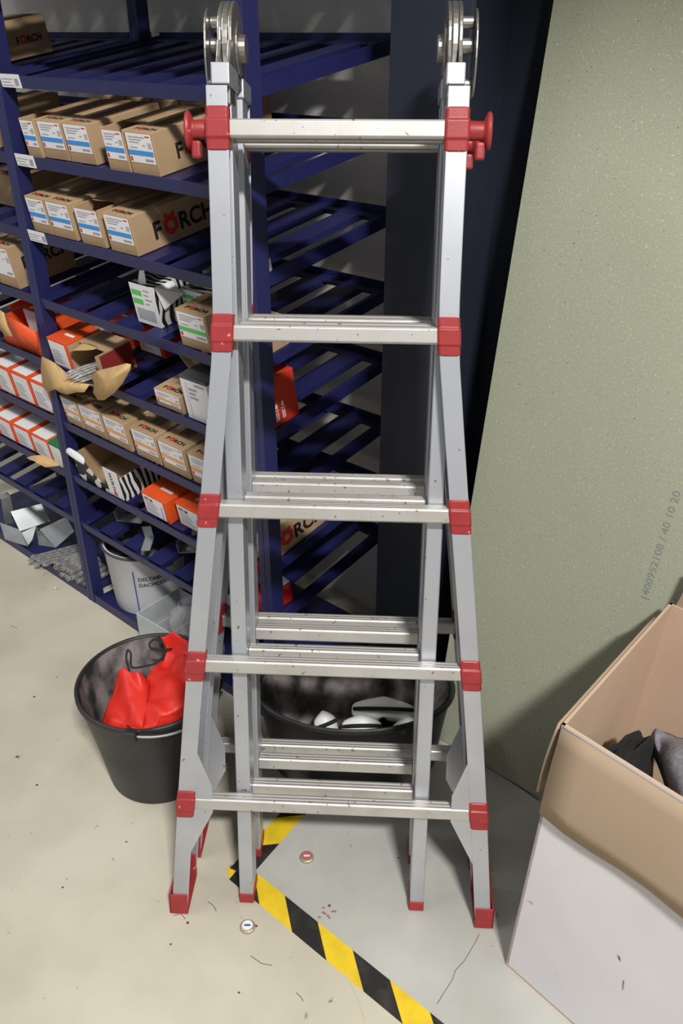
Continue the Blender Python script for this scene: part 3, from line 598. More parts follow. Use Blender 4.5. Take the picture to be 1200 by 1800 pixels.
# printing wrapped round the pail
va = math.atan2(-pc.y, -pc.x)
def wrap(geo_s, a0, z0, size, m, name, bold=0.0):
    vs, fs, wd = text_geo(geo_s, bold); mb = MB(); out = []
    for v in vs:
        z = z0 + v.y * size; r = 0.1 + 0.0632 * (z - 0.004) + 0.0008; a = a0 + v.x * size / r; out.append((r * math.cos(a), r * math.sin(a), z))
    mb.add(out, fs); return mb.obj(name, m, pail)
wrap('DELTA®-', va - 0.28, 0.122, 0.0165, PRINTK, 'lettering', 0.015); wrap('DACHCOLOR', va - 0.28, 0.102, 0.0165, PRINTK, 'lettering', 0.015)
st = MB()
for zz in range(12):
    z0 = 0.01 + zz * 0.012
    def pp(a, z): r = 0.1 + 0.0632 * (z - 0.004) + 0.0008; return (r * math.cos(a), r * math.sin(a), z)
    st.add([pp(va - 0.40, z0), pp(va - 0.365, z0), pp(va - 0.365, z0 + 0.012), pp(va - 0.40, z0 + 0.012)], [(0, 1, 2, 3)])
st.obj('blue_stripe', PDBLUE, pail)
st = MB()
for k in range(6):
    a0 = va + 0.22 + 0.08 * k; st.add([pp(a0, 0.15), pp(a0 + 0.085, 0.15), pp(a0 + 0.085, 0.164 + 0.004 * (k % 2)), pp(a0, 0.164 + 0.004 * (k % 2))], [(0, 1, 2, 3)])
st.obj('blue_logo', PDBLUE, pail)
# grey trays
def tray(e, n, z, w, d, h, rz, label, div=True):
    t = thing('parts_tray', label, 'tray', frame(rackp(e, n, z), EX, NX, ZX) @ Matrix.Rotation(rz, 4, 'Z'))
    b = MB(); th = 0.003
    for a, c in (((0, 0, 0), (w, d, th)), ((0, 0, th), (w, th, h)), ((0, d - th, th), (w, d, h)), ((0, th, th), (th, d - th, h)), ((w - th, th, th), (w, d - th, h))): b.box(a, c)
    b.obj('tray_body', GREYP, t, bevel=0.001, seg=1)
    if div: MB().box((w * 0.5, th, th), (w * 0.5 + 0.002, d - th, h - 0.01)).obj('divider', GREYP, t)
    return t
tray(0.262, -0.028, 0.03, 0.14, 0.15, 0.075, 0.05, 'open grey tray with a divider beside the white pail')
tray(0.30, 0.165, 0.017, 0.16, 0.15, 0.13, 0.0, 'taller grey tray standing behind the divided tray')
for i in range(4):
    t = thing('cable_tie', 'black cable tie lying in the divided grey tray', 'cable tie', frame(rackp(0.262, -0.028, 0.03), EX, NX, ZX) @ Matrix.Rotation(0.05, 4, 'Z') @ Matrix.Translation((0.016 + 0.013 * i + (0.043 if i > 1 else 0), 0.014 + 0.004 * i, 0.0045)) @ Matrix.Rotation(math.radians(86 - 3 * i), 4, 'Z'), 'cable ties in the tray')
    MB().box((0, 0, 0), (0.12, 0.004, 0.0025)).obj('strap', CORD, t); MB().box((-0.006, -0.002, -0.001), (0.002, 0.006, 0.005)).obj('catch', CORD, t)
# metal odds and ends on the eighth shelf and on the tray at the rack end
random.seed(5)
LAB8 = ['small galvanised angle bracket', 'galvanised corner plate', 'short galvanised strip', 'bent galvanised strap', 'flat galvanised joist plate', 'narrow galvanised tab']
for i in range(10):
    e = 0.09 + 0.043 * i; g = 0.05 + 0.115 * (i % 3) + 0.02 * random.random()
    t = thing('metal_bracket', '%s on the lowest slatted shelf, %s' % (LAB8[i % 6], 'towards the end post' if i >= 6 else 'above the white pail and trays'), 'bracket', shelf_frame_at(0.277, e, g, -0.004) @ Matrix.Rotation(random.uniform(-0.9, 0.9), 4, 'Z'))
    a, c = random.uniform(0.05, 0.08), random.uniform(0.02, 0.035)
    MB().box((0, 0, 0), (a, c, 0.002)).obj('plate', GALV, t); MB().box((0, 0, 0.002), (0.002, c, random.uniform(0.02, 0.04))).obj('folded_edge', GALV, t)
rd = thing('red_canister', 'red canister with white label at the rack end on the lowest slatted shelf', 'canister', shelf_frame_at(0.277, 0.585, 0.05, -0.004) @ Matrix.Rotation(-0.15, 4, 'Z'))
MB().box((0, 0, 0), (0.13, 0.085, 0.06)).obj('canister_body', mat('red_canister_plastic', (200, 30, 26), 0.4), rd, bevel=0.012, seg=4)
MB().box((0.045, 0.055, 0.06), (0.125, 0.082, 0.0612)).obj('label', LABEL, rd)
MB().tube([(0.02, 0.04, 0.06), (0.02, 0.04, 0.075)], 0.014, 14).obj('cap', PADK, rd)

# crumpled clear film between pail and ladder
fm = MB(); nn = 36; rows = []
for i in range(16):
    z = 0.0 + 0.2 * i / 15; row = []
    for k in range(nn):
        a = 2 * math.pi * k / nn; r = 0.062 + 0.02 * math.sin(3 * a + z * 20) + 0.03 * noise.noise(Vector((math.cos(a) * 2.2, math.sin(a) * 2.2, z * 14)))
        r *= 0.7 if i < 14 else 0.42
        row.append((r * math.cos(a), r * math.sin(a), z))
    rows.append(row)
fm.loft(rows, cap=False)
fo = fm.obj('plastic_film', FILM, None, smooth=True); fo.location = rackp(0.478, 0.0, 0.034); tag(fo, 'crumpled clear plastic film behind the bucket with the red bag', 'plastic film')

# ------------------------------------------------------------------ buckets
def bucket(name, label, loc, rx, ry, h, flare, rot=0.0):
    t = thing(name, label, 'bucket', Matrix.Translation(loc) @ Matrix.Rotation(rot, 4, 'Z'))
    k = flare
    lathe([(k, 0), (k + 0.02, 0.004), (k + (1 - k) * 0.5, h * 0.5), (0.985, h - 0.022), (1.0, h - 0.02), (1.03, h - 0.012), (1.03, h - 0.004), (1.0, h), (0.97, h - 0.004), (0.965, h - 0.03)], 56, rx, ry).obj('bucket_wall', TUB, t, smooth=True)
    inn = MB(); inn.loft([[(r * rx * math.cos(2 * math.pi * q / 56), r * ry * math.sin(2 * math.pi * q / 56), z) for q in range(56)] for r, z in ((0.962, h - 0.006), (0.955, h - 0.03), (k + (1 - k) * 0.5 - 0.03, h * 0.5), (k - 0.02, 0.008), (0.02, 0.008))], cap=False); inn.obj('mortar_crust', TUBIN, t, smooth=True)
    return t
b1 = Vector((-0.409, 1.364, 0)); B1H = 0.26
bk = bucket('mortar_bucket', 'round black mortar bucket holding the red drawstring bag', b1, 0.152, 0.152, B1H, 0.74)
hp = [Vector((-0.13 + 0.30 * u, -0.158 - 0.012 * math.sin(math.pi * u), B1H - 0.01 - 0.02 * math.sin(math.pi * u))) for u in [i / 14 for i in range(15)]]
aa = [math.radians(-92 + 80 * i / 20) for i in range(21)]
hp = [Vector((0.1605 * math.cos(a), 0.1605 * math.sin(a), B1H - 0.010 - 0.012 * math.sin(math.pi * i / 20))) for i, a in enumerate(aa)]
MB().tube(hp, 0.003, 8).obj('wire_handle', WIRE, bk, smooth=True)
MB().box((-0.019, -0.170, B1H - 0.022), (0.006, -0.15, B1H + 0.003)).obj('handle_lug', TUB, bk, bevel=0.005)
b2 = Vector((0.028, 1.393, 0)); B2H = 0.215
bk2 = bucket('mortar_tub', 'oval black mortar tub behind the ladder holding white pads', b2, 0.215, 0.136, B2H, 0.86)

# red drawstring bag
def blob(name, m, par, c, rad, seed, amp, fr, nu=40, nv=24, crease=0.0, zmin=-9):
    mb = MB(); rows = []
    for i in range(nv + 1):
        ph = math.pi * i / nv; row = []
        for j in range(nu):
            a = 2 * math.pi * j / nu; d = Vector((math.sin(ph) * math.cos(a), math.sin(ph) * math.sin(a), math.cos(ph)))
            q = d * fr + Vector((seed, seed * 0.7, 0)); nzv = noise.noise(q) * amp + (0.5 - abs(noise.noise(q * 1.7 + Vector((9, 2, 4))))) * crease
            p = Vector((d.x * rad[0], d.y * rad[1], d.z * rad[2])) * (1 + nzv); p.z = max(p.z, zmin); row.append(Vector(c) + p)
        rows.append(row)
    mb.loft(rows, cap=False); return mb.obj(name, m, par, smooth=True, subsurf=1)
bag = thing('drawstring_bag', 'bright red nylon drawstring bag slumped in the round bucket', 'bag', Matrix.Translation(b1 + Vector((0, 0, 0.012))))
def spline(pts, n=8):
    pts = [Vector(p) for p in pts]; out = []
    for i in range(len(pts) - 1):
        p0, p1, p2, p3 = pts[max(i - 1, 0)], pts[i], pts[i + 1], pts[min(i + 2, len(pts) - 1)]
        for k in range(n):
            t = k / n; out.append(0.5 * ((2 * p1) + (-p0 + p2) * t + (2 * p0 - 5 * p1 + 4 * p2 - p3) * t * t + (-p0 + 3 * p1 - 3 * p2 + p3) * t ** 3))
    return out + [pts[-1]]
def in_bucket(p):
    """keeps a point of the bag (bag frame) inside the bucket, or lets it hang just over the rim"""
    z = p.z + 0.012; r = math.hypot(p.x, p.y)
    lim = 0.122 + (z - 0.13) * 0.165 if z < B1H - 0.002 else 0.138
    if p.x > 0 and p.y > -0.03 and r > 0.136: p.z = max(p.z, B1H + 0.006 - 0.012); lim = 0.172
    if r > lim and r > 0: p.x *= lim / r; p.y *= lim / r
    return p
def fold_sheet(name, rows, par, seed, amp, m=REDBAG, n=5):
    """cloth laid through control points (image column, row, height), with ridged folds"""
    inv = par.matrix_world.inverted(); P = [[inv @ ground(*q) for q in r] for r in rows]
    def cr1(pts, k):
        return spline(pts, k)
    A_ = [cr1(r, n) for r in P]; cols = len(A_[0]); C = [cr1([A_[i][j] for i in range(len(A_))], n) for j in range(cols)]
    out = [[C[j][i].copy() for j in range(cols)] for i in range(len(C[0]))]
    for i, r in enumerate(out):
        for j, p in enumerate(r):
            q = Vector((p.x * 16 + p.y * 9, p.y * 7 - p.x * 5, seed)); v = 1 - 2 * abs(noise.noise(q)); q2 = q * 2.3 + Vector((3, 1, 7)); v += 0.5 * (1 - 2 * abs(noise.noise(q2)))
            p.z += amp * (v - 0.6)
            if m is REDBAG: in_bucket(p)
    mb = MB(); mb.loft(out, cap=False, closed=False); return mb.obj(name, m, par, smooth=True, solid=0.0016)
blob('bag_bulk', REDBAG, bag, (0.03, -0.012, 0.105), (0.083, 0.088, 0.1), 2.0, 0.08, 1.5, crease=0.12)
fold_sheet('bag_body', [
    [(283, 1124, .295), (305, 1119, .305), (325, 1124, .305), (350, 1140, .29), (382, 1180, .28)],
    [(292, 1152, .265), (310, 1152, .27), (330, 1157, .28), (355, 1172, .285), (396, 1200, .28)],
    [(258, 1196, .25), (285, 1187, .26), (320, 1182, .28), (350, 1197, .285), (402, 1214, .275)],
    [(243, 1226, .24), (275, 1221, .26), (310, 1216, .28), (350, 1226, .27), (400, 1226, .27)],
    [(230, 1263, .23), (270, 1256, .26), (310, 1251, .27), (350, 1256, .26), (386, 1246, .25)],
    [(224, 1294, .22), (265, 1285, .25), (305, 1280, .255), (345, 1272, .25), (380, 1255, .24)],
    [(226, 1300, .17), (262, 1297, .19), (300, 1292, .19), (342, 1283, .19), (374, 1262, .19)]], bag, 1.3, 0.017)
fold_sheet('bag_neck', [
    [(207, 1184, .27), (220, 1178, .28), (235, 1182, .288), (248, 1188, .28), (264, 1202, .25)],
    [(199, 1207, .25), (215, 1206, .26), (230, 1213, .262), (245, 1216, .26), (262, 1224, .25)],
    [(190, 1240, .225), (207, 1240, .24), (225, 1246, .245), (240, 1249, .25), (256, 1257, .25)],
    [(180, 1272, .20), (197, 1274, .22), (215, 1278, .225), (234, 1280, .235), (250, 1284, .24)],
    [(174, 1292, .18), (190, 1297, .19), (210, 1299, .2), (232, 1299, .205), (246, 1296, .21)]], bag, 5.1, 0.015)
def cordpts(l): inv = bag.matrix_world.inverted(); return spline([inv @ ground(*q) for q in l])
MB().tube(cordpts([(228, 1180, .285), (222, 1160, .30), (224, 1143, .315), (230, 1150, .31), (231, 1172, .29), (250, 1172, .285), (275, 1165, .285), (288, 1150, .29), (287, 1132, .305), (272, 1124, .31), (262, 1133, .305), (270, 1142, .3), (290, 1142, .295), (302, 1140, .29)]), 0.0022, 6).obj('drawcord', CORD, bag, smooth=True)
MB().tube([p if math.hypot(p.x, p.y) < 0.134 else Vector((p.x, p.y, max(p.z, B1H - 0.012 + 0.0065))) for p in cordpts([(225, 1286, .25), (238, 1288, .262), (250, 1285, .270), (262, 1284, .276), (280, 1284, .272)])], 0.0018, 6).obj('drawcord', CORD, bag, smooth=True)

# white pads with black straps in the tub
def pad(label, px, py, z, rz, a, bb, tilt):
    q = ground(px, py, z)
    t = thing('knee_pad', label, 'pad', Matrix.Translation(q) @ Matrix.Rotation(rz, 4, 'Z') @ Matrix.Rotation(tilt, 4, 'X'))
    rows = []
    for i in range(7):
        v = i / 6 - 0.5; row = []
        for j in range(9):
            u = j / 8 - 0.5; s = math.sqrt(max(0.0, 1 - (2 * v) ** 4)) * 0.9 + 0.1
            row.append((u * a * s, v * bb, 0.022 * (1 - (2 * u) ** 2) + 0.006 * math.sin(v * 7)))
        rows.append(row)
    s = MB(); s.loft(rows, cap=False, closed=False); s.obj('shell', PADW, t, smooth=True, solid=0.006, subsurf=1)
    blob('padding', PADK, t, (0, 0.006, -0.034), (a * 0.44, bb * 0.46, 0.048), px * 0.01, 0.1, 2, 20, 12)
    MB().tube(spline([(-a * 0.46, 0, 0.006), (-a * 0.2, -bb * 0.15, 0.026), (a * 0.2, -bb * 0.12, 0.027), (a * 0.46, 0.004, 0.008)]), 0.0045, 8).obj('strap', PADK, t, smooth=True)
pad('long white pad with black strap at the back of the tub', 674, 1251, 0.094, -0.08, 0.15, 0.055, 0.3)
pad('white pad with black strap in the middle of the tub', 636, 1281, 0.09, -0.05, 0.092, 0.05, 0.3)
pad('small white pad next to the near rim of the tub', 573, 1277, 0.089, 0.4, 0.052, 0.06, 0.3)
pad('white pad lying against the tub wall nearest the ladder', 718, 1284, 0.092, 0.15, 0.075, 0.045, 0.3)

# ------------------------------------------------------------------ telescopic ladder
YAW, LEAN, S0 = 0.0519, 0.2088, 0.2469
lu = Vector((math.cos(YAW), -math.sin(YAW), 0)); lb = Vector((math.sin(YAW), math.cos(YAW), 0))
lv = lb * math.sin(LEAN) + ZX * math.cos(LEAN); lw = lb * math.cos(LEAN) - ZX * math.sin(LEAN)
lad = thing('telescopic_ladder', 'folded aluminium telescopic ladder with flared legs and red plastic fittings', 'ladder', frame(Vector((-0.0214, 0.9779, 0.001)), lu, lw, lv))
TOT = 0.202
def mir(y, rear): return TOT - y if rear else y
USTA = [(0.0, 0.287), (0.12, 0.2758), (0.247, 0.2638), (0.39, 0.2487), (0.527, 0.2335), (0.67, 0.2168), (0.807, 0.2), (0.93, 0.1853), (1.0, 0.1772), (1.04, 0.1725), (1.07, 0.1698), (1.10, 0.1678), (1.14, 0.1667), (1.25, 0.166), (1.421, 0.1655)]
def u_at(s):
    for (a, ua), (c, uc) in zip(USTA, USTA[1:]):
        if a <= s <= c: return ua + (uc - ua) * (s - a) / (c - a)
    return USTA[-1][1]
HW = 0.015; DEP = 0.08
SH = math.tan(LEAN)   # the feet are cut level although the rails lean
for rear in (0, 1):
    z0 = 0.004
    for sgn in (-1, 1):
        r = MB(); rings = []
        ss = [z0] + [s for s, u in USTA if s > z0]
        for s in ss:
            u = u_at(s); o_, i_ = u + HW, u - HW; t = 0.003
            sec = [(o_, 0), (o_, DEP), (i_, DEP), (i_, DEP - t), (o_ - t, DEP - t), (o_ - t, t), (i_, t), (i_, 0)]
            rings.append([(sgn * x, mir(y, rear), s + (SH * mir(y, rear) if s == z0 else 0)) for x, y in sec])
        r.loft(rings); r.obj('outer_rail', ALU, lad, bevel=0.0012, seg=2)
        # inner straight rail
        q = MB(); zi = 0.012
        rect = [(0.150, 0.028), (0.176, 0.028), (0.176, 0.074), (0.150, 0.074)]
        q.loft([[(sgn * x, mir(y, rear), s + (SH * mir(y, rear) if s == zi else 0)) for x, y in rect] for s in (zi, 1.43)]); q.obj('inner_rail', ALU, lad, bevel=0.002)
        c = MB(); rect = [(0.1485, 0.0255), (0.1765, 0.0255), (0.1765, 0.0755), (0.1485, 0.0755)]
        c.loft([[(sgn * x, mir(y, rear), s + SH * mir(y, rear)) for x, y in rect] for s in (zi - 0.0112, zi + 0.008)]); c.obj('inner_foot', REDP, lad, bevel=0.002)
        # upper block of the inner rail that carries the hinge
        q = MB(); rect = [(0.1475, 0.003), (0.1735, 0.003), (0.1735, 0.078), (0.1475, 0.078)]
        q.loft([[(sgn * x, mir(y, rear), s) for x, y in rect] for s in (1.4225, 1.45)]); q.obj('rail_head', ALU, lad, bevel=0.002)
        # red shoe of the outer rail
        f = MB(); o_, i_ = 0.287 + HW + 0.003, 0.287 - HW - 0.002; hz = 0.044
        for (x0, y0, x1, y1, zt) in ((o_ - 0.004, -0.003, o_, DEP + 0.003, hz), (i_, -0.003, o_, 0.0005, hz), (i_, DEP - 0.0065, o_, DEP + 0.003, hz + 0.012)):
            ya, yb = sorted((mir(y0, rear), mir(y1, rear))); xa, xb = sorted((sgn * x0, sgn * x1)); f.box((xa, ya, 0.003 + (z0 - 0.004)), (xb, yb, zt + z0 - 0.004))
        ya, yb = sorted((mir(-0.003, rear), mir(DEP + 0.003, rear))); xa, xb = sorted((sgn * i_, sgn * o_)); f.box((xa, ya, 0.001 + z0 - 0.004), (xb, yb, 0.004 + z0 - 0.004))
        f.v = [(x, y, z + SH * y) for x, y, z in f.v]; ft = f.obj('foot', REDP, lad, bevel=0.0012)
        so = MB().box((xa + 0.002, ya + 0.002, z0 - 0.0048), (xb - 0.002, yb - 0.002, z0 - 0.0028)); so.v = [(x, y, z + SH * y) for x, y, z in so.v]; so.obj('rubber_sole', RUBBER, ft)
        # gusset plate of the lowest rung
        yy = 0.0032 if not rear else 0.128
        gs = MB(); pol = [(0.250, 0.352), (0.2370, 0.352), (0.214, 0.287), (0.2145, 0.232), (0.2585, 0.142), (0.272, 0.142)]
        gs.prism([(sgn * x, s) for x, s in pol], 1, yy - 0.0022, yy - 0.0004); gs.obj('gusset_plate', ALU, lad)
    # rungs
    prof = [(0.0, -0.009), (0.004, -0.0125), (0.022, -0.0125), (0.026, -0.009), (0.026, 0.0095), (0.0235, 0.0125), (0.0185, 0.0125), (0.018, 0.0112), (0.0165, 0.0112), (0.016, 0.0125), (0.010, 0.0125), (0.0095, 0.0112), (0.008, 0.0112), (0.0075, 0.0125), (0.0025, 0.0125), (0.0, 0.0095)]
    for kk in range(5):
        s = S0 + 0.28 * kk
        uo = u_at(s) - HW + 0.002
        g = MB(); g.loft([[(x, mir(-0.0005 + y, rear), s + z) for y, z in prof] for x in (-uo, uo)]); g.obj('outer_rung', ALUD, lad, bevel=0.0006, seg=1)
        g = MB(); g.loft([[(x, mir(0.0475 + y, rear), s + z) for y, z in prof] for x in (-0.1495, 0.1495)]); g.obj('inner_rung', ALUD, lad, bevel=0.0006, seg=1)
        for sgn in (-1, 1):
            c = MB(); rings = []; hl = 0.0285
            tilt = (u_at(s + 0.03) - u_at(s - 0.03)) / 0.06
            for ds, grow, yf in ((-hl, 0.0002, -0.0012), (-hl + 0.002, 0.0014, -0.0026), (-0.014, 0.0016, -0.003), (-0.011, 0.0024, -0.0055), (0.011, 0.0024, -0.0055), (0.014, 0.0016, -0.003), (hl - 0.002, 0.0014, -0.0026), (hl, 0.0002, -0.0012)):
                u = u_at(s) + tilt * ds; e_ = 0.0 if abs(ds) < hl - 0.001 else 0.0
                o_, i_ = u + HW + grow, u - HW - grow
                sec = [(i_, 0.012), (i_, yf + 0.003), (i_ + 0.003, yf), (o_ - 0.003, yf), (o_, yf + 0.003), (o_, 0.05)]
                if abs(ds) > hl - 0.001: sec = [(i_ + 0.003, 0.002), (i_ + 0.003, yf + 0.001), (i_ + 0.004, yf), (o_ - 0.004, yf), (o_ - 0.003, yf + 0.001), (o_ - 0.003, 0.002)]
                rings.append([(sgn * x, mir(y, rear), s + ds) for x, y in sec])
            c.loft(rings); c.obj('rail_connector', REDP, lad, bevel=0.001)
    # locking knobs at the top outer rung
    for sgn in (-1, 1):
        s = S0 + 1.12; k = MB(); u = u_at(s) + HW
        yc = mir(0.018, rear)
        def ring(x, ry, rz, dz=0): return [(sgn * x, yc + ry * math.cos(a), s + dz + rz * math.sin(a)) for a in [2 * math.pi * j / 20 for j in range(20)]]
        k.loft([ring(u, 0.013, 0.0135), ring(u + 0.022, 0.0115, 0.0125), ring(u + 0.024, 0.013, 0.016), ring(u + 0.027, 0.017, 0.0235), ring(u + 0.031, 0.018, 0.0255), ring(u + 0.0335, 0.015, 0.022)])
        kn = k.obj('locking_knob', REDP, lad, smooth=True, bevel=0.001)
        x0, x1 = sorted((sgn * (u + 0.012), sgn * (u + 0.026)))
        k = MB(); k.box((x0, yc - 0.006, s - 0.038), (x1, yc + 0.01, s - 0.014)); k.obj('knob_tab', REDP, kn, bevel=0.004, seg=3)
# hinges
for sgn in (-1, 1):
    cy, cz = 0.101, 1.484
    def arm(y_dir, x0, x1, name):
        # disc with a leg running down into one half of the ladder
        arc = [(cy + 0.058 * math.cos(a), cz + 0.058 * math.sin(a)) for a in [math.radians(-35 + 250 * j / 30) for j in range(31)]]
        pol = arc + [(0.046, 1.445), (0.05, 1.40), (0.012, 1.40), (0.012, 1.445)] if False else None
        pts = [(cy + 0.060 * math.cos(math.radians(a)), cz + 0.060 * math.sin(math.radians(a))) for a in range(-60, 181, 8)]
        pts += [(0.030, 1.462), (0.020, 1.447), (0.020, 1.40), (0.062, 1.40), (0.062, 1.432), (0.085, 1.436)]
        if y_dir: pts = [(TOT - y, z) for y, z in pts]
        m = MB(); xa, xb = sorted((sgn * x0, sgn * x1)); m.prism(pts, 0, xa, xb); return m.obj(name, STEEL, lad, bevel=0.0015)
    arm(0, 0.150, 0.1555, 'hinge_plate'); arm(1, 0.1560, 0.1645, 'hinge_plate'); arm(0, 0.1650, 0.1705, 'hinge_plate')
    def cyl(name, x0, x1, r, y=cy, z=cz, seg=20, par=lad):
        m = MB(); m.loft([[(sgn * x, y + r * math.cos(a), z + r * math.sin(a)) for a in [2 * math.pi * j / seg for j in range(seg)]] for x in (x0, x1)]); return m.obj(name, STEEL, par, bevel=0.002)
    cyl('pivot_bolt', 0.138, 0.150, 0.019); cyl('pivot_boss', 0.1465, 0.150, 0.036)
    lv_ = MB(); out = circle(cy, cz - 0.006, 0.040, 0.058, 32)
    xa, xb = sorted((sgn * 0.1905, sgn * 0.1935)); lv_.prism(out, 0, xa, xb); lo = lv_.obj('release_lever', STEEL, lad, bevel=0.001)
    for dy, dz, r in ((0.0, 0.034, 0.0085), (0.0, 0.004, 0.011), (0.0, -0.046, 0.0085)):
        cyl('spacer', 0.1705, 0.1905, r, cy + dy, cz + dz, 16, lad)

# ------------------------------------------------------------------ big open box at the right
A = Vector((0.295, 0.892, 0)); fb = math.radians(-47.5); fe = Vector((math.cos(fb), math.sin(fb), 0)); fn = Vector((0.657, 0.754, 0))
LB, DB, HB_ = 0.56, 0.345, 0.58; DT = 0.395; lean = Vector((0.026, 0.006, 0))
def bp(u, v, z, off=0.0):
    """u along the front, v to the back (0..1), z height; the walls bulge slightly"""
    k = z / HB_; d = DB + (DT - DB) * k
    return A + lean * k + fe * (u * LB) + fn * (v * d) + ZX * z
big = thing('cardboard_box', 'large open cardboard box, white outside and brown inside, with flaps folded down', 'box')
TH_ = 0.005
def wallquad(name, pts, nrm, m_out, m_in, par):
    s = MB(); n = Vector(nrm) * TH_
    s.add([p for p in pts] + [p + n for p in pts], []); s.cur = 0; s.f.append((0, 1, 2, 3)); s.mi.append(0)
    s.f.append((7, 6, 5, 4)); s.mi.append(1)
    for i in range(4): s.f.append((i, (i + 1) % 4, 4 + (i + 1) % 4, 4 + i)); s.mi.append(1)
    return s.obj(name, [m_out, m_in], par)
wallquad('front_wall', [bp(0, 0, 0), bp(1, 0, 0), bp(1, 0, HB_), bp(0, 0, HB_)], fn, WHITEB, CARDP, big)
wallquad('side_wall', [bp(0, 0, 0), bp(0, 1, 0), bp(0, 1, HB_), bp(0, 0, HB_)], fe, WHITEB, CARDP, big)
wallquad('back_wall', [bp(0, 1, 0), bp(1, 1, 0), bp(1, 1, HB_), bp(0, 1, HB_)], -fn, WHITEB, CARDP, big)
wallquad('side_wall', [bp(1, 0, 0), bp(1, 1, 0), bp(1, 1, HB_), bp(1, 0, HB_)], -fe, WHITEB, CARDP, big)
wallquad('bottom_panel', [bp(0, 0, 0.001), bp(1, 0, 0.001), bp(1, 1, 0.001), bp(0, 1, 0.001)], ZX, WHITEB, CARDP, big)
# front flap folded outward and down
def onfront(u, z, off): return bp(u, 0, z) - fn * off
rows = []
for j in range(7):
    t = j / 6; row = []
    for i in range(13):
        u = 0.006 + 0.99 * i / 12
        L = 0.168 + 0.005 * math.sin(i * 1.3) * (1 if j == 6 else 0.2)
        row.append(onfront(u, HB_ - 0.002 - L * t, 0.004 + 0.011 * t + 0.004 * math.sin(math.pi * t)))
    rows.append(row)
s = MB(); s.loft(rows, cap=False, closed=False); s.obj('front_flap', CARDB, big, smooth=True, solid=0.004)
rows = []
for j in range(6):
    t = j / 5; rows.append([bp(0, v, HB_ - 0.002 - (0.15 + 0.006 * math.sin(v * 21)) * t) - fe * (0.004 + 0.003 * math.sin(math.pi * t) + 0.010 * t) for v in [0.0, 0.15, 0.3, 0.45, 0.6, 0.75, 0.86]])
s = MB(); s.loft(rows, cap=False, closed=False); s.obj('side_flap', CARDB, big, smooth=True, solid=0.004)
rows = [[bp(u, 1, HB_) + fn * 0.002 for u in (0.02, 0.5, 0.98)], [bp(u, 1, HB_) + fn * 0.006 + ZX * 0.085 for u in (0.05, 0.5, 0.98)]]
s = MB(); s.loft(rows, cap=False, closed=False); s.obj('back_flap', CARDB, big, solid=0.004)
# brown edge of the torn rim, small tear and a strip of tape on the front
q = MB(); q.add([onfront(0.31, 0.232, 0.0012), onfront(0.318, 0.229, 0.0012), onfront(0.324, 0.222, 0.0012), onfront(0.315, 0.226, 0.0012)], [(0, 1, 2, 3)])
q.add([onfront(0.345, 0.19, 0.0012), onfront(0.3475, 0.19, 0.0012), onfront(0.353, 0.168, 0.0012), onfront(0.351, 0.17, 0.0012)], [(0, 1, 2, 3)]); q.obj('tear', DIRT, big)
q = MB(); q.add([onfront(0.37, 0.07, 0.001), onfront(0.5, 0.07, 0.001), onfront(0.5, 0.0, 0.001), onfront(0.37, 0.0, 0.001)], [(0, 1, 2, 3)]); q.obj('clear_tape', mat('yellowed_tape', (196, 190, 182), 0.3), big)
# cloths inside
cc = bp(0.24, 0.5, 0.005)
ck = blob('black_cloth', PADK, None, (0, 0, 0), (0.039, 0.12, 0.2), 4.2, 0.16, 1.8, crease=0.4, zmin=-0.226)
ck.rotation_euler.z = fb; ck.location = bp(0.108, 0.46, 0.234); tag(ck, 'crumpled black cloth inside the big open cardboard box', 'cloth')
gt = thing('felt_blanket', 'folded grey felt blanket inside the big open cardboard box', 'blanket', Matrix.Translation(bp(0.39, 0.5, 0.0075)) @ Matrix.Rotation(fb, 4, 'Z'))
blob('blanket_body', FELT, gt, (0.012, -0.005, 0.165), (0.066, 0.11, 0.17), 7.7, 0.15, 2.0, crease=0.2, zmin=-0.164)
fold_sheet('blanket_fold', [
    [(1141, 1300, 0.36), (1149, 1286, 0.40), (1158, 1284, .41), (1175, 1292, .40), (1200, 1300, .40), (1230, 1310, .40)],
    [(1144, 1318, 0.37), (1151, 1310, 0.40), (1160, 1312, .40), (1180, 1312, .43), (1205, 1316, .44), (1235, 1322, .44)],
    [(1156, 1345, 0.36), (1159, 1338, 0.39), (1162, 1335, .41), (1182, 1336, .44), (1210, 1340, .45), (1240, 1345, .45)],
    [(1166, 1375, 0.33), (1169, 1372, 0.37), (1172, 1368, .41), (1190, 1372, .44), (1215, 1380, .45), (1245, 1385, .45)],
    [(1176, 1400, 0.28), (1179, 1402, 0.33), (1182, 1408, .38), (1200, 1420, .42), (1225, 1435, .43), (1250, 1440, .43)]], gt, 2.2, 0.007, FELT)

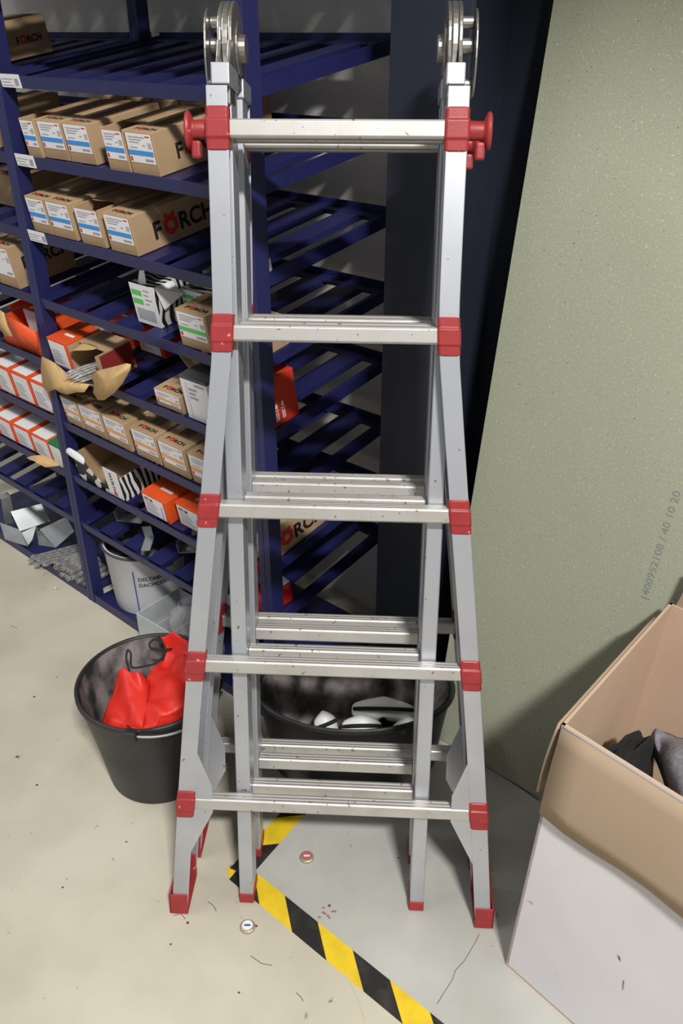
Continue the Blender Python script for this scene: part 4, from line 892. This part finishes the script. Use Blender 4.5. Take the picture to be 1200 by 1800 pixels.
# ------------------------------------------------------------------ hazard tape and litter on the floor
LOW = [(402.7, 1546), (514.8, 1640.5), (640.8, 1745.5), (707, 1799.8)]; UPP = [(460.5, 1542.5), (500.8, 1574), (560, 1623), (621.5, 1672), (686, 1722.8), (758, 1780.5)]
la, lb2 = ground(402.7, 1546), ground(707, 1799.8); td = (lb2 - la).normalized(); tn = Vector((-td.y, td.x, 0))
if tn.x < 0: tn = -tn
tw = (ground(621.5, 1672) - la).dot(tn)
tape = thing('floor_tape', 'yellow and black striped floor tape running past the ladder feet', 'tape', frame(la, td, tn, ZX) if td.cross(tn).z > 0 else frame(la, td, tn, -ZX))
upz = 1.0 if td.cross(tn).z > 0 else -1.0
borders = []
for lo_, up_ in (((402.7, 1546), None), ((455.3, 1591), (451, 1539)), ((514.8, 1640.5), (500.8, 1574)), ((574.3, 1689.5), (560, 1623)), ((640.8, 1744), (621.5, 1672)), ((708, 1800), (686, 1722.8))):
    a = (ground(*lo_) - la).dot(td); c = (ground(*up_) - la).dot(td) if up_ else None; borders.append((a, c))
pitch = (borders[5][0] - borders[1][0]) / 4; shear = sum(c - a for a, c in borders[2:]) / 4
b1_ = borders[1][0]
def stripe(a0, a1, c0, c1, m, par, nm):
    t = MB(); v = [Vector((a0, 0, 0)), Vector((a1, 0, 0)), Vector((c1, tw, 0)), Vector((c0, tw, 0))]
    t.loft([[p + Z1 * 0.0001 * upz for p in v], [p + Z1 * 0.0007 * upz for p in v]]); return t.obj(nm, m, par)
stripe(0.0, b1_, -0.006, b1_ + shear, BLK, tape, 'black_stripe')
for i in range(9):
    a = b1_ + pitch * i; stripe(a, a + pitch, a + shear, a + pitch + shear, YEL if i % 2 == 0 else BLK, tape, 'yellow_stripe' if i % 2 == 0 else 'black_stripe')
t = MB(); v = [Vector((0, 0, 0)), Vector((-0.006, tw * 0.52, 0)), Vector((-0.022, tw * 0.3, 0))]; t.loft([[p + Z1 * 0.0001 * upz for p in v], [p + Z1 * 0.0007 * upz for p in v]]); t.obj('yellow_stripe', YEL, tape)
# second strip running to the tub
p1, p2 = ground(404, 1527), ground(478, 1446); sd_ = (p2 - p1).normalized(); sn_ = Vector((sd_.y, -sd_.x, 0)); w2 = tw
tape2 = thing('floor_tape', 'short yellow and black tape strip running from the ladder foot to the tub', 'tape', frame(p1, sd_, -sn_, ZX))
for i, (a, c) in enumerate(((0.0, 0.062), (0.062, 0.15), (0.15, 0.24))):
    t = MB(); v = [Vector((a - 0.0, 0, 0)), Vector((c, 0, 0)), Vector((c + 0.04, -w2, 0)), Vector((a + (0.04 if i else 0.01), -w2, 0))]
    t.loft([[p + Z1 * 0.0008 for p in v], [p + Z1 * 0.0013 for p in v]]); t.obj('yellow_stripe' if i % 2 else 'black_stripe', YEL if i % 2 else BLK, tape2)
def crown_cap(px, py, label, col, txt):
    t = thing('bottle_cap', label, 'bottle cap', Matrix.Translation(ground(px, py)))
    m = MB(); n = 42
    m.loft([[((r + (0.0012 if k % 2 else 0) * w_) * math.cos(2 * math.pi * k / n), (r + (0.0012 if k % 2 else 0) * w_) * math.sin(2 * math.pi * k / n), z) for k in range(n)] for r, z, w_ in ((0.0140, 0.0, 1), (0.0132, 0.004, 0.7), (0.0118, 0.0055, 0), (0.010, 0.0060, 0))]); m.obj('crimped_rim', mat('cap_gold', (176, 168, 140), 0.4, 0.5), t)
    d = MB(); d.add([(0, 0, 0.0067)] + [(0.0100 * math.cos(2 * math.pi * k / 24), 0.0100 * math.sin(2 * math.pi * k / 24), 0.0067) for k in range(24)], [(0, 1 + k, 1 + (k + 1) % 24) for k in range(24)]); d.obj('printed_disc', col, t)
    q = MB(); quad(q, Vector((0, 0, 0.0069)), X1, Y1, -0.006, -0.002, 0.006, 0.002); q.obj('disc_print', txt, t)
crown_cap(435, 1630, 'gold-rimmed bottle cap with white and blue print beside the striped tape', LABEL, PDBLUE)
crown_cap(539, 1508, 'bottle cap with red and white print on the floor under the ladder', mat('faded_pink_print', (182, 96, 100), 0.5), LABEL)
sw = MB(); sw.tube(spline([ground(605, 1707) + ZX * 0.0018, ground(622, 1742) + ZX * 0.0019, ground(634, 1772) + ZX * 0.0014, ground(642, 1797) + ZX * 0.001]), 0.0009, 6)
tag(sw.obj('straw_strip', STRAW, None, smooth=True), 'thin pale straw strand lying across the striped tape', 'straw')
for px, py, lab in ((98, 1036, 'small beige pebble on the floor in front of the rack'),):
    o = blob('pebble', STRAW, None, (0, 0, 0.005), (0.006, 0.005, 0.005), 1.0, 0.2, 2, 12, 8); o.location = ground(px, py); tag(o, lab, 'pebble')
